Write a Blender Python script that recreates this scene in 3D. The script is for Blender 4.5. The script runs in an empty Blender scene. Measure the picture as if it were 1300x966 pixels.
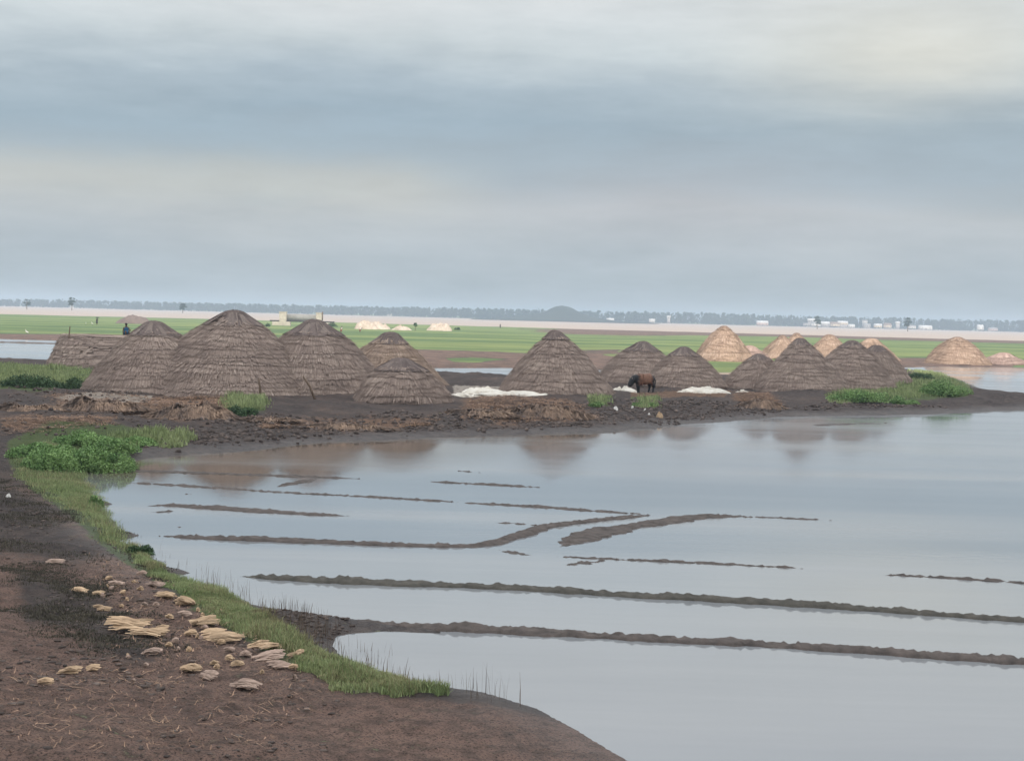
import bpy, bmesh, math, random
import numpy as np
from mathutils import Vector, Matrix
rng = np.random.default_rng(7); random.seed(7)
S = bpy.context.scene; COL = S.collection
# ------------------------------------------------------------------ camera
F = 2000.0; CAMZ = 5.5; PITCH = math.radians(2.33); ROLL = math.radians(1.45)
PW, PH = 1300.0, 966.0
fw = np.array([0, math.cos(PITCH), -math.sin(PITCH)]); up0 = np.array([0, math.sin(PITCH), math.cos(PITCH)]); rt0 = np.array([1.0, 0, 0])
rt = rt0*math.cos(ROLL)+up0*math.sin(ROLL); up = -rt0*math.sin(ROLL)+up0*math.cos(ROLL)
def ray(px, py):
    return fw*F + rt*(px-PW/2) - up*(py-PH/2)
def G(px, py, z=0.0):
    d = ray(px, py)
    dz = min(d[2], -0.4)
    k = (z-CAMZ)/dz
    return np.array([d[0]*k, d[1]*k])
def zat(px, py, dist):
    d = ray(px, py); return CAMZ + d[2]/math.hypot(d[0], d[1])*dist
def proj(X, Y, Z):
    vx, vy, vz = X, Y, Z-CAMZ
    c = vx*fw[0]+vy*fw[1]+vz*fw[2]; c = np.maximum(c, 0.5)
    return PW/2+F*(vx*rt[0]+vy*rt[1]+vz*rt[2])/c, PH/2-F*(vx*up[0]+vy*up[1]+vz*up[2])/c
cam = bpy.data.cameras.new('camera'); camo = bpy.data.objects.new('camera', cam); COL.objects.link(camo)
cam.sensor_width = 36; cam.lens = 36*F/PW; cam.clip_start = 0.2; cam.clip_end = 20000
m = Matrix.Identity(4)
for i in range(3):
    m[i][0] = rt[i]; m[i][1] = up[i]; m[i][2] = -fw[i]
m[0][3] = 0; m[1][3] = 0; m[2][3] = CAMZ
camo.matrix_world = m; S.camera = camo
# ------------------------------------------------------------------ helpers
def tag(o, label=None, cat=None, group=None, kind=None):
    if label: o['label'] = label
    if cat: o['category'] = cat
    if group: o['group'] = group
    if kind or cat: o['kind'] = kind or 'thing'
    return o
def empty(name, loc, rz=0, label=None, cat=None, group=None):
    o = bpy.data.objects.new(name, None); COL.objects.link(o); o.location = loc; o.rotation_euler = (0, 0, rz)
    o.empty_display_size = 0.3
    return tag(o, label, cat, group)
def mk(name, V, Fs, mat, parent=None, attrs=None, smooth=False, link=True):
    """V (n,3), Fs (m,k) ndarray or list of ndarrays"""
    V = np.asarray(V, dtype=np.float32)
    if not isinstance(Fs, list): Fs = [Fs]
    Fs = [np.asarray(f, dtype=np.int32) for f in Fs if len(f)]
    me = bpy.data.meshes.new(name)
    me.vertices.add(len(V)); me.vertices.foreach_set('co', V.ravel())
    li = np.concatenate([f.ravel() for f in Fs]); tot = np.concatenate([np.full(len(f), f.shape[1], dtype=np.int32) for f in Fs])
    st = np.concatenate([[0], np.cumsum(tot)[:-1]]).astype(np.int32)
    me.loops.add(len(li)); me.loops.foreach_set('vertex_index', li)
    me.polygons.add(len(tot)); me.polygons.foreach_set('loop_start', st); me.polygons.foreach_set('loop_total', tot)
    if smooth: me.polygons.foreach_set('use_smooth', np.ones(len(tot), dtype=bool))
    for k, a in (attrs or {}).items():
        at = me.attributes.new(k, 'FLOAT', 'POINT'); at.data.foreach_set('value', np.asarray(a, dtype=np.float32).ravel())
    me.update(calc_edges=True)
    me.materials.append(mat)
    o = bpy.data.objects.new(name, me)
    if link: COL.objects.link(o)
    if parent: o.parent = parent
    return o
def hsh(i, j, s):
    n = (i*374761393 + j*668265263 + s*1442695041) & 0xffffffff
    n = ((n ^ (n >> 13))*1274126177) & 0xffffffff
    return ((n ^ (n >> 16)) & 0xffff)/65535.0
def vnoise(x, y, s=0):
    x = np.asarray(x, dtype=np.float64); y = np.asarray(y, dtype=np.float64)
    i = np.floor(x).astype(np.int64); j = np.floor(y).astype(np.int64); u = x-i; v = y-j
    u = u*u*(3-2*u); v = v*v*(3-2*v)
    a = hsh(i, j, s); b = hsh(i+1, j, s); c = hsh(i, j+1, s); d = hsh(i+1, j+1, s)
    return (a*(1-u)+b*u)*(1-v)+(c*(1-u)+d*u)*v
def fbm(x, y, o=4, s=0):
    r = 0; a = 0.5; t = 0
    for k in range(o):
        r = r+a*(vnoise(x, y, s+k)-0.5); t += a; a *= 0.5; x = x*2.03+1.7; y = y*2.03+3.1
    return r/t*2
def sdpoly(X, Y, P):
    """signed distance, positive inside"""
    P = np.asarray(P); best = np.full(X.shape, 1e18); ins = np.zeros(X.shape, dtype=bool)
    n = len(P)
    for k in range(n):
        ax, ay = P[k]; bx, by = P[(k+1) % n]; ex, ey = bx-ax, by-ay
        L = ex*ex+ey*ey+1e-12
        t = np.clip(((X-ax)*ex+(Y-ay)*ey)/L, 0, 1)
        d = (X-ax-t*ex)**2+(Y-ay-t*ey)**2; best = np.minimum(best, d)
        c = (ay > Y) != (by > Y)
        xi = ex*(Y-ay)/(ey if abs(ey) > 1e-9 else 1e-9)+ax
        ins ^= (c & (X < xi))
    return np.where(ins, 1, -1)*np.sqrt(best)
def sstep(a, b, x):
    t = np.clip((x-a)/(b-a), 0, 1); return t*t*(3-2*t)
# ------------------------------------------------------------------ materials
def newmat(name):
    mt = bpy.data.materials.new(name); mt.use_nodes = True
    nt = mt.node_tree; nt.nodes.clear()
    out = nt.nodes.new('ShaderNodeOutputMaterial'); b = nt.nodes.new('ShaderNodeBsdfPrincipled')
    nt.links.new(b.outputs[0], out.inputs[0])
    return mt, nt, b
def N(nt, t, **kw):
    n = nt.nodes.new(t)
    for k, v in kw.items():
        if k in ('operation', 'blend_type', 'data_type', 'attribute_name', 'noise_dimensions', 'feature', 'sky_type', 'vector_type'): setattr(n, k, v)
        else: n.inputs[k].default_value = v
    return n
def mixc(nt, fac, a, b, mode='MIX'):
    n = nt.nodes.new('ShaderNodeMix'); n.data_type = 'RGBA'; n.blend_type = mode
    for idx, v in ((0, fac), (6, a), (7, b)):
        if hasattr(v, 'is_output') or isinstance(v, bpy.types.NodeSocket): nt.links.new(v, n.inputs[idx])
        elif idx == 0: n.inputs[0].default_value = v
        else: n.inputs[idx].default_value = (*v, 1)
    return n.outputs[2]
def math_(nt, op, a, b=0.0, c=None, clamp=False):
    n = nt.nodes.new('ShaderNodeMath'); n.operation = op; n.use_clamp = clamp
    for idx, v in enumerate((a, b) if c is None else (a, b, c)):
        if isinstance(v, bpy.types.NodeSocket): nt.links.new(v, n.inputs[idx])
        else: n.inputs[idx].default_value = v
    return n.outputs[0]
def maprange(nt, v, a, b, c=0.0, d=1.0):
    n = nt.nodes.new('ShaderNodeMapRange'); nt.links.new(v, n.inputs[0])
    for i, q in enumerate((a, b, c, d)): n.inputs[1+i].default_value = q
    return n.outputs[0]
def noise(nt, scale, detail=6, rough=0.6, vec=None, stretch=None, coord='Object'):
    tc = nt.nodes.new('ShaderNodeTexCoord'); v = tc.outputs[coord]
    if stretch:
        mp = nt.nodes.new('ShaderNodeMapping'); mp.inputs['Scale'].default_value = stretch; nt.links.new(v, mp.inputs[0]); v = mp.outputs[0]
    n = nt.nodes.new('ShaderNodeTexNoise'); n.inputs['Scale'].default_value = scale; n.inputs['Detail'].default_value = detail; n.inputs['Roughness'].default_value = rough
    nt.links.new(v, n.inputs['Vector']); return n.outputs[0]
def attr(nt, name):
    n = nt.nodes.new('ShaderNodeAttribute'); n.attribute_name = name; return n.outputs['Fac']
def bump(nt, b, h, strength=0.5, dist=0.05):
    n = nt.nodes.new('ShaderNodeBump'); n.inputs['Strength'].default_value = strength; n.inputs['Distance'].default_value = dist
    nt.links.new(h, n.inputs['Height']); nt.links.new(n.outputs[0], b.inputs['Normal'])
def simple(name, c1, c2, scale=3, rough=0.85, bmp=0.4, bd=0.03, stretch=None, rnd=False, spec=0.3, det=6):
    mt, nt, b = newmat(name)
    n = noise(nt, scale, det, 0.65, stretch=stretch); f = maprange(nt, n, 0.33, 0.67)
    c = mixc(nt, f, c1, c2)
    if rnd:
        r = attr(nt, 'rnd'); k = maprange(nt, r, 0, 1, 0.62, 1.35)
        hs = nt.nodes.new('ShaderNodeHueSaturation'); nt.links.new(c, hs.inputs['Color']); nt.links.new(k, hs.inputs['Value']); c = hs.outputs[0]
    nt.links.new(c, b.inputs['Base Color']); b.inputs['Roughness'].default_value = rough
    b.inputs['Specular IOR Level'].default_value = spec
    if bmp: bump(nt, b, n, bmp, bd)
    return mt
# ground: mud / grass / rusty litter / pale, each a real surface, chosen by masks stored on the mesh
gm, nt, b = newmat('ground_surface')
n1 = noise(nt, 0.35, 8, 0.7); n2 = noise(nt, 3.0, 8, 0.75); n3 = noise(nt, 0.05, 5, 0.6); n4 = noise(nt, 12.0, 5, 0.7)
mud = mixc(nt, maprange(nt, n1, 0.35, 0.65), (0.095, 0.074, 0.068), (0.165, 0.13, 0.113))
mud = mixc(nt, maprange(nt, n2, 0.42, 0.62), mud, (0.055, 0.045, 0.045))
dry = mixc(nt, maprange(nt, n1, 0.3, 0.7), (0.255, 0.160, 0.128), (0.39, 0.255, 0.20))
dry = mixc(nt, maprange(nt, n2, 0.45, 0.68), dry, (0.085, 0.062, 0.052))
dry = mixc(nt, maprange(nt, n4, 0.58, 0.72), dry, (0.36, 0.27, 0.19))
n5 = noise(nt, 30.0, 4, 0.7); dry = mixc(nt, maprange(nt, n5, 0.5, 0.36), dry, (0.05, 0.038, 0.035)); mud = mixc(nt, maprange(nt, n5, 0.62, 0.72), mud, (0.20, 0.165, 0.145))
grs = mixc(nt, maprange(nt, n2, 0.35, 0.65), (0.075, 0.115, 0.04), (0.13, 0.165, 0.06))
nf = noise(nt, 1.0, 6, 0.6, stretch=(0.008, 0.045, 1)); nf2 = noise(nt, 1.0, 7, 0.75, stretch=(0.05, 0.25, 1))
fld = mixc(nt, maprange(nt, nf, 0.40, 0.60), (0.085, 0.165, 0.065), (0.26, 0.32, 0.12))
fld = mixc(nt, math_(nt, 'MULTIPLY', maprange(nt, nf2, 0.50, 0.68), 0.75), fld, (0.21, 0.235, 0.10))
fld = mixc(nt, math_(nt, 'MULTIPLY', maprange(nt, nf2, 0.50, 0.33), 0.6), fld, (0.065, 0.085, 0.04))
rst = mixc(nt, maprange(nt, n2, 0.35, 0.65), (0.13, 0.085, 0.06), (0.33, 0.20, 0.13))
pal = mixc(nt, maprange(nt, n2, 0.35, 0.65), (0.30, 0.25, 0.21), (0.62, 0.55, 0.48))
jit = math_(nt, 'ADD', maprange(nt, n2, 0.3, 0.7, -0.42, 0.42), maprange(nt, n1, 0.3, 0.7, -0.22, 0.22))
def msk(nm): return maprange(nt, math_(nt, 'ADD', attr(nt, nm), jit), 0.35, 0.65)
c = mixc(nt, msk('dry'), mud, dry); c = mixc(nt, msk('rust'), c, rst); c = mixc(nt, msk('pale'), c, pal)
c = mixc(nt, msk('green'), c, grs); c = mixc(nt, msk('field'), c, fld)
nt.links.new(c, b.inputs['Base Color'])
wet = maprange(nt, attr(nt, 'wet'), 0, 1, 0.9, 0.42); nt.links.new(wet, b.inputs['Roughness'])
b.inputs['Specular IOR Level'].default_value = 0.3
hh = math_(nt, 'ADD', n2, math_(nt, 'MULTIPLY', n4, 0.5)); hh = math_(nt, 'ADD', hh, math_(nt, 'MULTIPLY', n5, 0.3)); bump(nt, b, hh, 1.0, 0.16)
GROUND = gm
def water(name, c1, c2, rough, wav, ior=1.33, st=(0.5, 1.0, 1)):
    mt, nt, b = newmat(name)
    n = noise(nt, 1.0, 6, 0.6, stretch=(0.018, 0.11, 1)); cc = mixc(nt, maprange(nt, n, 0.35, 0.65), c1, c2)
    if name == 'pond_water': cc = mixc(nt, attr(nt, 'silt_reflection'), cc, (0.15, 0.115, 0.085))
    nt.links.new(cc, b.inputs['Base Color'])
    # faint dull strips where a breath of wind roughens the surface
    s = noise(nt, 1.0, 5, 0.6, stretch=(0.012, 0.11, 1)); nt.links.new(maprange(nt, s, 0.44, 0.62, rough, rough+0.13), b.inputs['Roughness'])
    b.inputs['IOR'].default_value = ior
    w = noise(nt, 1.0, 4, 0.6, stretch=(1.6, 3.2, 1)); bump(nt, b, w, wav, 0.02)
    return mt
POND = water('pond_water', (0.235, 0.26, 0.285), (0.345, 0.36, 0.37), 0.03, 0.085, 1.58)
RIVER = water('river_water', (0.46, 0.35, 0.275), (0.50, 0.39, 0.31), 0.30, 0.6)
BUND = simple('bund_mud', (0.07, 0.060, 0.056), (0.145, 0.12, 0.108), 4, 0.8, 0.9, 0.04)
BUNDG = simple('bund_mud_green', (0.066, 0.063, 0.055), (0.125, 0.115, 0.098), 4, 0.8, 0.9, 0.04)
CLOD = simple('clod_mud', (0.06, 0.048, 0.045), (0.18, 0.14, 0.12), 3, 0.85, 0.8, 0.04, rnd=True)
def thatch(name, c1, c2, c3):
    mt, nt, b = newmat(name)
    n = noise(nt, 0.9, 6, 0.65); c = mixc(nt, maprange(nt, n, 0.35, 0.65), c1, c2)
    r = attr(nt, 'rnd'); c = mixc(nt, maprange(nt, r, 0.72, 1.0), c, c3)
    k = maprange(nt, r, 0, 0.7, 0.80, 1.08); hs = nt.nodes.new('ShaderNodeHueSaturation'); nt.links.new(c, hs.inputs['Color']); nt.links.new(k, hs.inputs['Value'])
    fine = noise(nt, 14, 4, 0.7, stretch=(1, 1, 0.25)); c2_ = mixc(nt, maprange(nt, fine, 0.35, 0.6), (0.58, 0.55, 0.55), (1, 1, 1))
    c = mixc(nt, 0.75, hs.outputs[0], c2_, 'MULTIPLY')
    nt.links.new(c, b.inputs['Base Color']); b.inputs['Roughness'].default_value = 0.95; b.inputs['Specular IOR Level'].default_value = 0.1
    bump(nt, b, fine, 0.7, 0.04)
    return mt
TH_BROWN = thatch('brown_thatch', (0.37, 0.29, 0.25), (0.46, 0.365, 0.31), (0.53, 0.43, 0.365))
TH_MID = thatch('mid_thatch', (0.42, 0.32, 0.26), (0.56, 0.42, 0.32), (0.66, 0.52, 0.41))
TH_TAN = thatch('tan_thatch', (0.43, 0.31, 0.235), (0.52, 0.385, 0.295), (0.58, 0.45, 0.36))  # paler, more orange tone for the heaps beyond the spit
TH_PINK = thatch('pink_thatch', (0.44, 0.32, 0.275), (0.52, 0.385, 0.33), (0.57, 0.44, 0.38))
TH_CAP = thatch('cap_thatch', (0.19, 0.155, 0.145), (0.26, 0.21, 0.19), (0.30, 0.25, 0.22))
TH_CAPN = thatch('pale_cap_thatch', (0.26, 0.19, 0.15), (0.33, 0.245, 0.195), (0.4, 0.3, 0.24))
SALT = simple('salt', (0.78, 0.72, 0.62), (0.95, 0.92, 0.84), 2.5, 0.8, 0.6, 0.06)
LEAF = simple('leaf_green', (0.12, 0.23, 0.08), (0.30, 0.45, 0.17), 1.6, 0.7, 0, rnd=True)
LEAFD = simple('leaf_dark', (0.055, 0.10, 0.05), (0.10, 0.17, 0.075), 1.2, 0.7, 0, rnd=True)
GRASS = simple('grass_blade', (0.23, 0.30, 0.13), (0.40, 0.45, 0.23), 0.8, 0.7, 0, rnd=True)
GRASSY = simple('grass_blade_dry', (0.27, 0.27, 0.14), (0.38, 0.35, 0.20), 0.8, 0.7, 0, rnd=True)
WEED = simple('dead_weed', (0.065, 0.062, 0.05), (0.13, 0.115, 0.085), 2, 0.9, 0, rnd=True)
STALK = simple('stalk', (0.10, 0.075, 0.06), (0.20, 0.15, 0.11), 2, 0.9, 0, rnd=True)
STRAW = simple('straw_litter', (0.18, 0.11, 0.08), (0.46, 0.30, 0.20), 1.5, 0.9, 0, rnd=True)
SLAB = simple('pale_slab', (0.36, 0.24, 0.15), (0.66, 0.48, 0.31), 3.5, 0.8, 0.5, 0.02, stretch=(0.8, 6, 3), rnd=True)
SLABP = simple('pinkish_slab', (0.30, 0.21, 0.17), (0.55, 0.41, 0.33), 3.5, 0.8, 0.5, 0.02, stretch=(0.8, 6, 3), rnd=True)
WOOD = simple('weathered_wood', (0.12, 0.085, 0.06), (0.24, 0.17, 0.12), 6, 0.85, 0.5, 0.02, stretch=(3, 3, 0.4))
FARLEAF = simple('far_foliage', (0.022, 0.042, 0.028), (0.045, 0.07, 0.038), 0.05, 0.85, 0, rnd=True)
WHITEW = simple('whitewash', (0.68, 0.66, 0.62), (0.82, 0.80, 0.76), 1.5, 0.8, 0.2)
CREAMW = simple('cream_plaster', (0.60, 0.50, 0.36), (0.72, 0.61, 0.45), 1.5, 0.8, 0.2)
GREYW = simple('grey_plaster', (0.40, 0.38, 0.37), (0.52, 0.50, 0.48), 1.5, 0.85, 0.2)
PINKW = simple('pink_plaster', (0.52, 0.38, 0.33), (0.64, 0.48, 0.42), 1.5, 0.85, 0.2)
ROOFW = simple('pale_metal_roof', (0.62, 0.62, 0.62), (0.85, 0.85, 0.84), 0.6, 0.5, 0.2)
ROOFG = simple('grey_roof', (0.28, 0.27, 0.27), (0.42, 0.40, 0.39), 0.6, 0.7, 0.2)
ROOFT = simple('brown_roof', (0.22, 0.14, 0.10), (0.34, 0.23, 0.17), 0.6, 0.8, 0.2)
DARKO = simple('dark_opening', (0.02, 0.02, 0.022), (0.04, 0.04, 0.04), 2, 0.6, 0)
CONC = simple('stained_concrete', (0.40, 0.36, 0.31), (0.62, 0.57, 0.49), 1.2, 0.85, 0.4)
CONCG = simple('grey_concrete', (0.26, 0.26, 0.26), (0.38, 0.37, 0.36), 1.2, 0.85, 0.4)
SKIN = simple('skin', (0.12, 0.07, 0.045), (0.16, 0.09, 0.06), 5, 0.6, 0)
HAIR = simple('black_hair', (0.012, 0.01, 0.01), (0.025, 0.02, 0.02), 9, 0.6, 0)
def cloth(n, c): return simple(n, tuple(q*0.8 for q in c), c, 4, 0.85, 0.3, 0.02)
C_BLUE = cloth('blue_cloth', (0.04, 0.13, 0.24)); C_WHITE = cloth('white_cloth', (0.75, 0.73, 0.70)); C_RED = cloth('dull_red_cloth', (0.30, 0.10, 0.07)); C_DARK = cloth('dark_cloth', (0.04, 0.04, 0.045))
FEATH = simple('white_feathers', (0.75, 0.75, 0.73), (0.85, 0.85, 0.83), 8, 0.7, 0); BEAK = simple('yellow_beak', (0.5, 0.32, 0.06), (0.6, 0.4, 0.1), 8, 0.5, 0)
BARE = simple('bare_salt_crust', (0.40, 0.32, 0.26), (0.66, 0.58, 0.49), 0.9, 0.85, 0.5, 0.1)
HORN = simple('horn_grey', (0.15, 0.13, 0.11), (0.25, 0.22, 0.19), 8, 0.5, 0)
# ------------------------------------------------------------------ land outlines (photo points traced onto the ground plane)
shore = [(860, 1075), (835, 1010), (795, 968), (735, 930), (668, 901), (600, 880), (520, 868), (478, 856), (450, 842), (428, 832), (417, 820), (422, 808), (445, 803), (480, 802), (560, 804), (560, 799), (500, 793), (470, 788), (430, 783), (380, 776), (340, 770), (305, 762), (275, 750), (240, 741), (228, 733), (254, 728), (236, 721), (205, 716), (185, 702), (160, 686), (180, 680), (172, 675), (150, 672), (136, 655), (126, 644), (151, 641), (140, 637), (126, 634), (119, 620), (110, 606), (106, 597),
 (125, 590), (170, 584), (200, 580), (260, 576), (330, 571), (430, 561), (560, 556), (700, 552), (770, 549), (830, 544), (852, 539), (920, 536), (1000, 530), (1100, 528), (1180, 526), (1300, 520), (1420, 515),
 (1420, 507), (1300, 500), (1244, 495), (1220, 484), (1190, 474), (1150, 469), (1080, 468), (1000, 474), (900, 478), (700, 481), (600, 477), (540, 476), (440, 472), (300, 466), (200, 462), (80, 461), (0, 459), (-200, 452)]
L1 = [G(*p) for p in shore] + [np.array(q, dtype=float) for q in ((-260, 150), (-260, -60), (60, -60), (60, 8))]
L1 = np.array(L1)
field = [(-330, 420), (-100, 425), (0, 429), (80, 431), (140, 433), (220, 450), (330, 463), (470, 465), (640, 465), (760, 468), (870, 471), (960, 471), (1120, 466), (1200, 464), (1300, 465), (1500, 472),
 (1700, 445), (1500, 438.5), (1300, 433), (1000, 425), (700, 417), (560, 413), (300, 406), (0, 399), (-330, 390)]
L2 = np.array([G(*p, 0.12) for p in field])
far = [(-700, 370.5), (0, 388), (325, 397), (650, 405.7), (975, 413.7), (1300, 421.3), (1900, 436)]
L3 = [G(*p) for p in far] ; 
L3 = np.array([(-9000, L3[0][1])]+[tuple(p) for p in L3]+[(9000, L3[-1][1]), (9000, 12000), (-9000, 12000)])
def height(X, Y, detail=True):
    X = np.asarray(X, dtype=float); Y = np.asarray(Y, dtype=float)
    w = fbm(X*0.5, Y*0.5, 4, 3)*0.45+fbm(X*0.06, Y*0.06, 3, 9)*0.5
    t = sdpoly(X, Y, L1)+w*np.clip(Y/60, 0.3, 1.3)
    up_ = 0.20*(1-np.exp(-np.maximum(t, 0)/0.8))+0.42*sstep(0.8, 11, t)+0.35*sstep(3, 18, t)*sstep(60, 30, Y)
    b1 = sstep(0, 1.2, t)
    if detail:
        up_ = up_+b1*(fbm(X*1.7, Y*1.7, 4, 11)*0.085+fbm(X*0.33, Y*0.33, 3, 13)*(0.12+0.16*sstep(50, 80, Y)*sstep(1, 5, t))+np.abs(fbm(X*5, Y*5, 2, 15))*0.05)
    h = np.where(t > 0, up_, np.maximum(-0.4, t*0.12-0.005))
    near = Y < 1e9
    t2 = sdpoly(X, Y, L2)+fbm(X*0.05, Y*0.05, 3, 21)*1.6
    h2 = np.where(t2 > 0, 0.22*(1-np.exp(-t2/2.0))+0.10*fbm(X*0.12, Y*0.12, 3, 23)*sstep(0, 6, t2), -1)
    t3 = sdpoly(X, Y, L3)
    h3 = np.where(t3 > 0, 1.0*(1-np.exp(-t3/8.0)), -1)
    return np.maximum(np.maximum(h, h2), h3), t, t2, t3
def hz(x, y): return float(height(np.array([x]), np.array([y]))[0][0])
def GP(px, py):
    """point of the real ground seen at a photo point"""
    z = 0.4
    for _ in range(6):
        p = G(px, py, z); z = max(hz(*p), 0.0)
    return np.array([p[0], p[1], z])
# ------------------------------------------------------------------ terrain sheet
rows = [-45.0]
while rows[-1] < 6: rows.append(rows[-1]+2.0)
y = rows[-1]
while y < 9000:
    y = y+max(0.10, y*0.0062) if y < 1600 else y*1.05
    rows.append(y)
rows = np.array(rows)
tt = np.linspace(-1, 1, 741); tt = np.sign(tt)*(0.42*np.abs(tt)+0.75*np.abs(tt)**5)
Xg = (rows[:, None]+55)*tt[None, :]; Yg = np.repeat(rows[:, None], len(tt), 1)
# keep columns aimed at the camera once in front of it
k = sstep(5, 60, rows)[:, None]
Xg = (rows[:, None]+55*(1-k)+3*k)*tt[None, :]*(1+0.0*k)
Hh, T1, T2, T3 = height(Xg, Yg)
U, Vp = proj(Xg, Yg, Hh); ok = Yg > 10
fw_ = sstep(100, 200, Yg)
U = U+fw_*60*fbm(Xg*0.012, Yg*0.03, 4, 55); Vp = Vp+fw_*1.6*fbm(Xg*0.03, Yg*0.03, 4, 56)+(1-fw_)*2.5*fbm(Xg*0.5, Yg*0.5, 4, 57)
def pm(poly, soft):
    return np.where(ok, sstep(-soft, soft, sdpoly(U, Vp, poly)), 0)
nn = fbm(Xg*0.4, Yg*0.4, 4, 40); nl = fbm(Xg*0.09, Yg*0.09, 3, 41)
green = np.maximum.reduce([
    pm([(10, 560), (60, 535), (150, 538), (190, 550), (150, 575), (105, 596), (112, 620), (130, 650), (160, 690), (225, 735), (300, 760), (400, 825), (480, 862), (440, 868), (370, 845), (290, 800), (210, 745), (140, 700), (90, 655), (40, 620), (12, 590)], 6),
    pm([(-60, 462), (80, 464), (118, 470), (115, 490), (40, 496), (-60, 492)], 3), pm([(282, 503), (330, 500), (338, 524), (290, 524)], 4),
    pm([(1050, 505), (1066, 494), (1130, 492), (1225, 474), (1229, 503), (1150, 508), (1060, 510)], 3),
    pm([(745, 505), (775, 503), (778, 516), (750, 516)], 2), pm([(800, 505), (838, 502), (835, 516), (805, 514)], 2),
    pm([(1160, 468), (1190, 472), (1225, 490), (1180, 490)], 3),
    pm([(150, 548), (240, 552), (230, 568), (160, 570)], 6)*0.6])
rust = np.maximum.reduce([pm([(0, 530), (0, 545), (140, 538), (150, 528)], 9)*0.9, pm([(170, 505), (230, 500), (285, 500), (300, 522), (230, 532), (180, 528)], 12),
    pm([(320, 532), (500, 530), (560, 532), (500, 546), (330, 546)], 9)*0.8, pm([(590, 508), (720, 506), (765, 530), (640, 540), (580, 532)], 16)*0.85,
    pm([(930, 500), (975, 498), (998, 518), (940, 516)], 9), pm([(800, 498), (930, 496), (920, 503), (800, 505)], 2)*0.9, pm([(60, 498), (180, 505), (170, 520), (80, 518)], 9)*0.7])
pale = np.maximum.reduce([pm([(65, 505), (110, 498), (195, 502), (190, 509), (110, 512)], 2.5)*0.9, pm([(575, 487), (640, 492), (712, 496), (680, 500), (575, 503)], 2)*0.8])
dryp = np.where(ok, pm([(-200, 600), (20, 605), (110, 670), (200, 740), (300, 805), (380, 850), (450, 880), (620, 895), (1100, 1010), (-200, 1010)], 14), 1.0)
dryp = dryp*(1-0.85*pm([(20, 720), (110, 740), (160, 780), (205, 830), (170, 845), (90, 800), (30, 790)], 20))*np.where(ok, 1-0.8*pm([(-100, 600), (20, 610), (120, 680), (160, 700), (100, 720), (-100, 690)], 20), 1)
dryp = np.maximum(dryp, np.where(T1 > 6, 0.25+nl*0.3, 0)); dryp = np.where(T2 > 0, 0, dryp)
fieldm = np.where(T2 > 0, 1.0, 0)
mudm = np.maximum.reduce([pm([(300, 440), (520, 443), (650, 447), (760, 452), (790, 446), (830, 462), (900, 480), (300, 480)], 1.2)*(1-pm([(545, 455), (575, 454), (618, 456), (580, 460), (550, 459)], 1.2)),
    pm([(690, 417), (900, 421), (1300, 432.5), (1420, 436), (1420, 439), (1300, 436.5), (1180, 433), (900, 426), (800, 426), (690, 424)], 0.9),
    pm([(1120, 455), (1320, 455), (1320, 470), (1120, 470)], 1.0), pm([(-100, 422), (60, 424), (150, 424.5), (150, 440), (-100, 440)], 1.0), pm([(745, 445), (800, 444), (800, 460), (745, 456)], 1.5)*0.8])
dryp = np.where(T2 > 0, 0.55*np.clip(mudm, 0, 1), dryp); fieldm = fieldm*(1-np.clip(mudm, 0, 1)); fieldm = np.where(T3 > 0, 0.8, fieldm)
wetm = np.clip(sstep(2.5, 0.2, T1)*(T2 < 0), 0, 1)*np.where(T3 > 0, 0, 1)
V = np.stack([Xg, Yg, Hh], -1).reshape(-1, 3); nr, nc = Xg.shape
I = np.arange(nr*nc).reshape(nr, nc)
Q = np.stack([I[:-1, :-1], I[:-1, 1:], I[1:, 1:], I[1:, :-1]], -1).reshape(-1, 4)
g = mk('ground', V, Q, GROUND, attrs=dict(green=green, rust=rust, pale=pale, dry=dryp, field=fieldm, wet=wetm), smooth=True)
tag(g, 'dark brown mud banks and green fields stretching to the far shore', kind='structure')
def sheet(name, pts, z, mat, n=1):
    V = [(x, y, z) for x, y in pts]; return mk(name, V, np.array([[0, 1, 2, 3]]), mat)
xs = np.concatenate([[-700, -300, -120], np.arange(-60, 61, 1.0), [120, 300, 700]]); ys = np.concatenate([[-44, 0], np.arange(15, 130, 1.0), [160, 220, 300, 440]])
Xp, Yp = np.meshgrid(xs, ys); Up, Vq = proj(Xp, Yp, Xp*0)
sl_ = np.where(Yp > 12, sstep(-14, 22, sdpoly(Up, Vq, [(90, 604), (100, 570), (400, 540), (860, 520), (850, 548), (700, 572), (560, 590), (430, 606), (300, 628), (150, 618)])), 0)*(Yp < 110)  # brown of muddy shallows and of the heaps' reflection, both put into the colour
I = np.arange(Xp.size).reshape(Xp.shape)
pw_ = mk('pond_water', np.stack([Xp, Yp, Xp*0], -1).reshape(-1, 3), np.stack([I[:-1, :-1], I[:-1, 1:], I[1:, 1:], I[1:, :-1]], -1).reshape(-1, 4), POND, attrs=dict(silt_reflection=sl_)); tag(pw_, 'still grey water covering the flooded salt pans', kind='structure')
rw = sheet('river_water', [(-6000, 440), (6000, 440), (6000, 5000), (-6000, 5000)], -0.004, RIVER); tag(rw, 'wide pale muddy river behind the green field', kind='structure')
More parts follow.
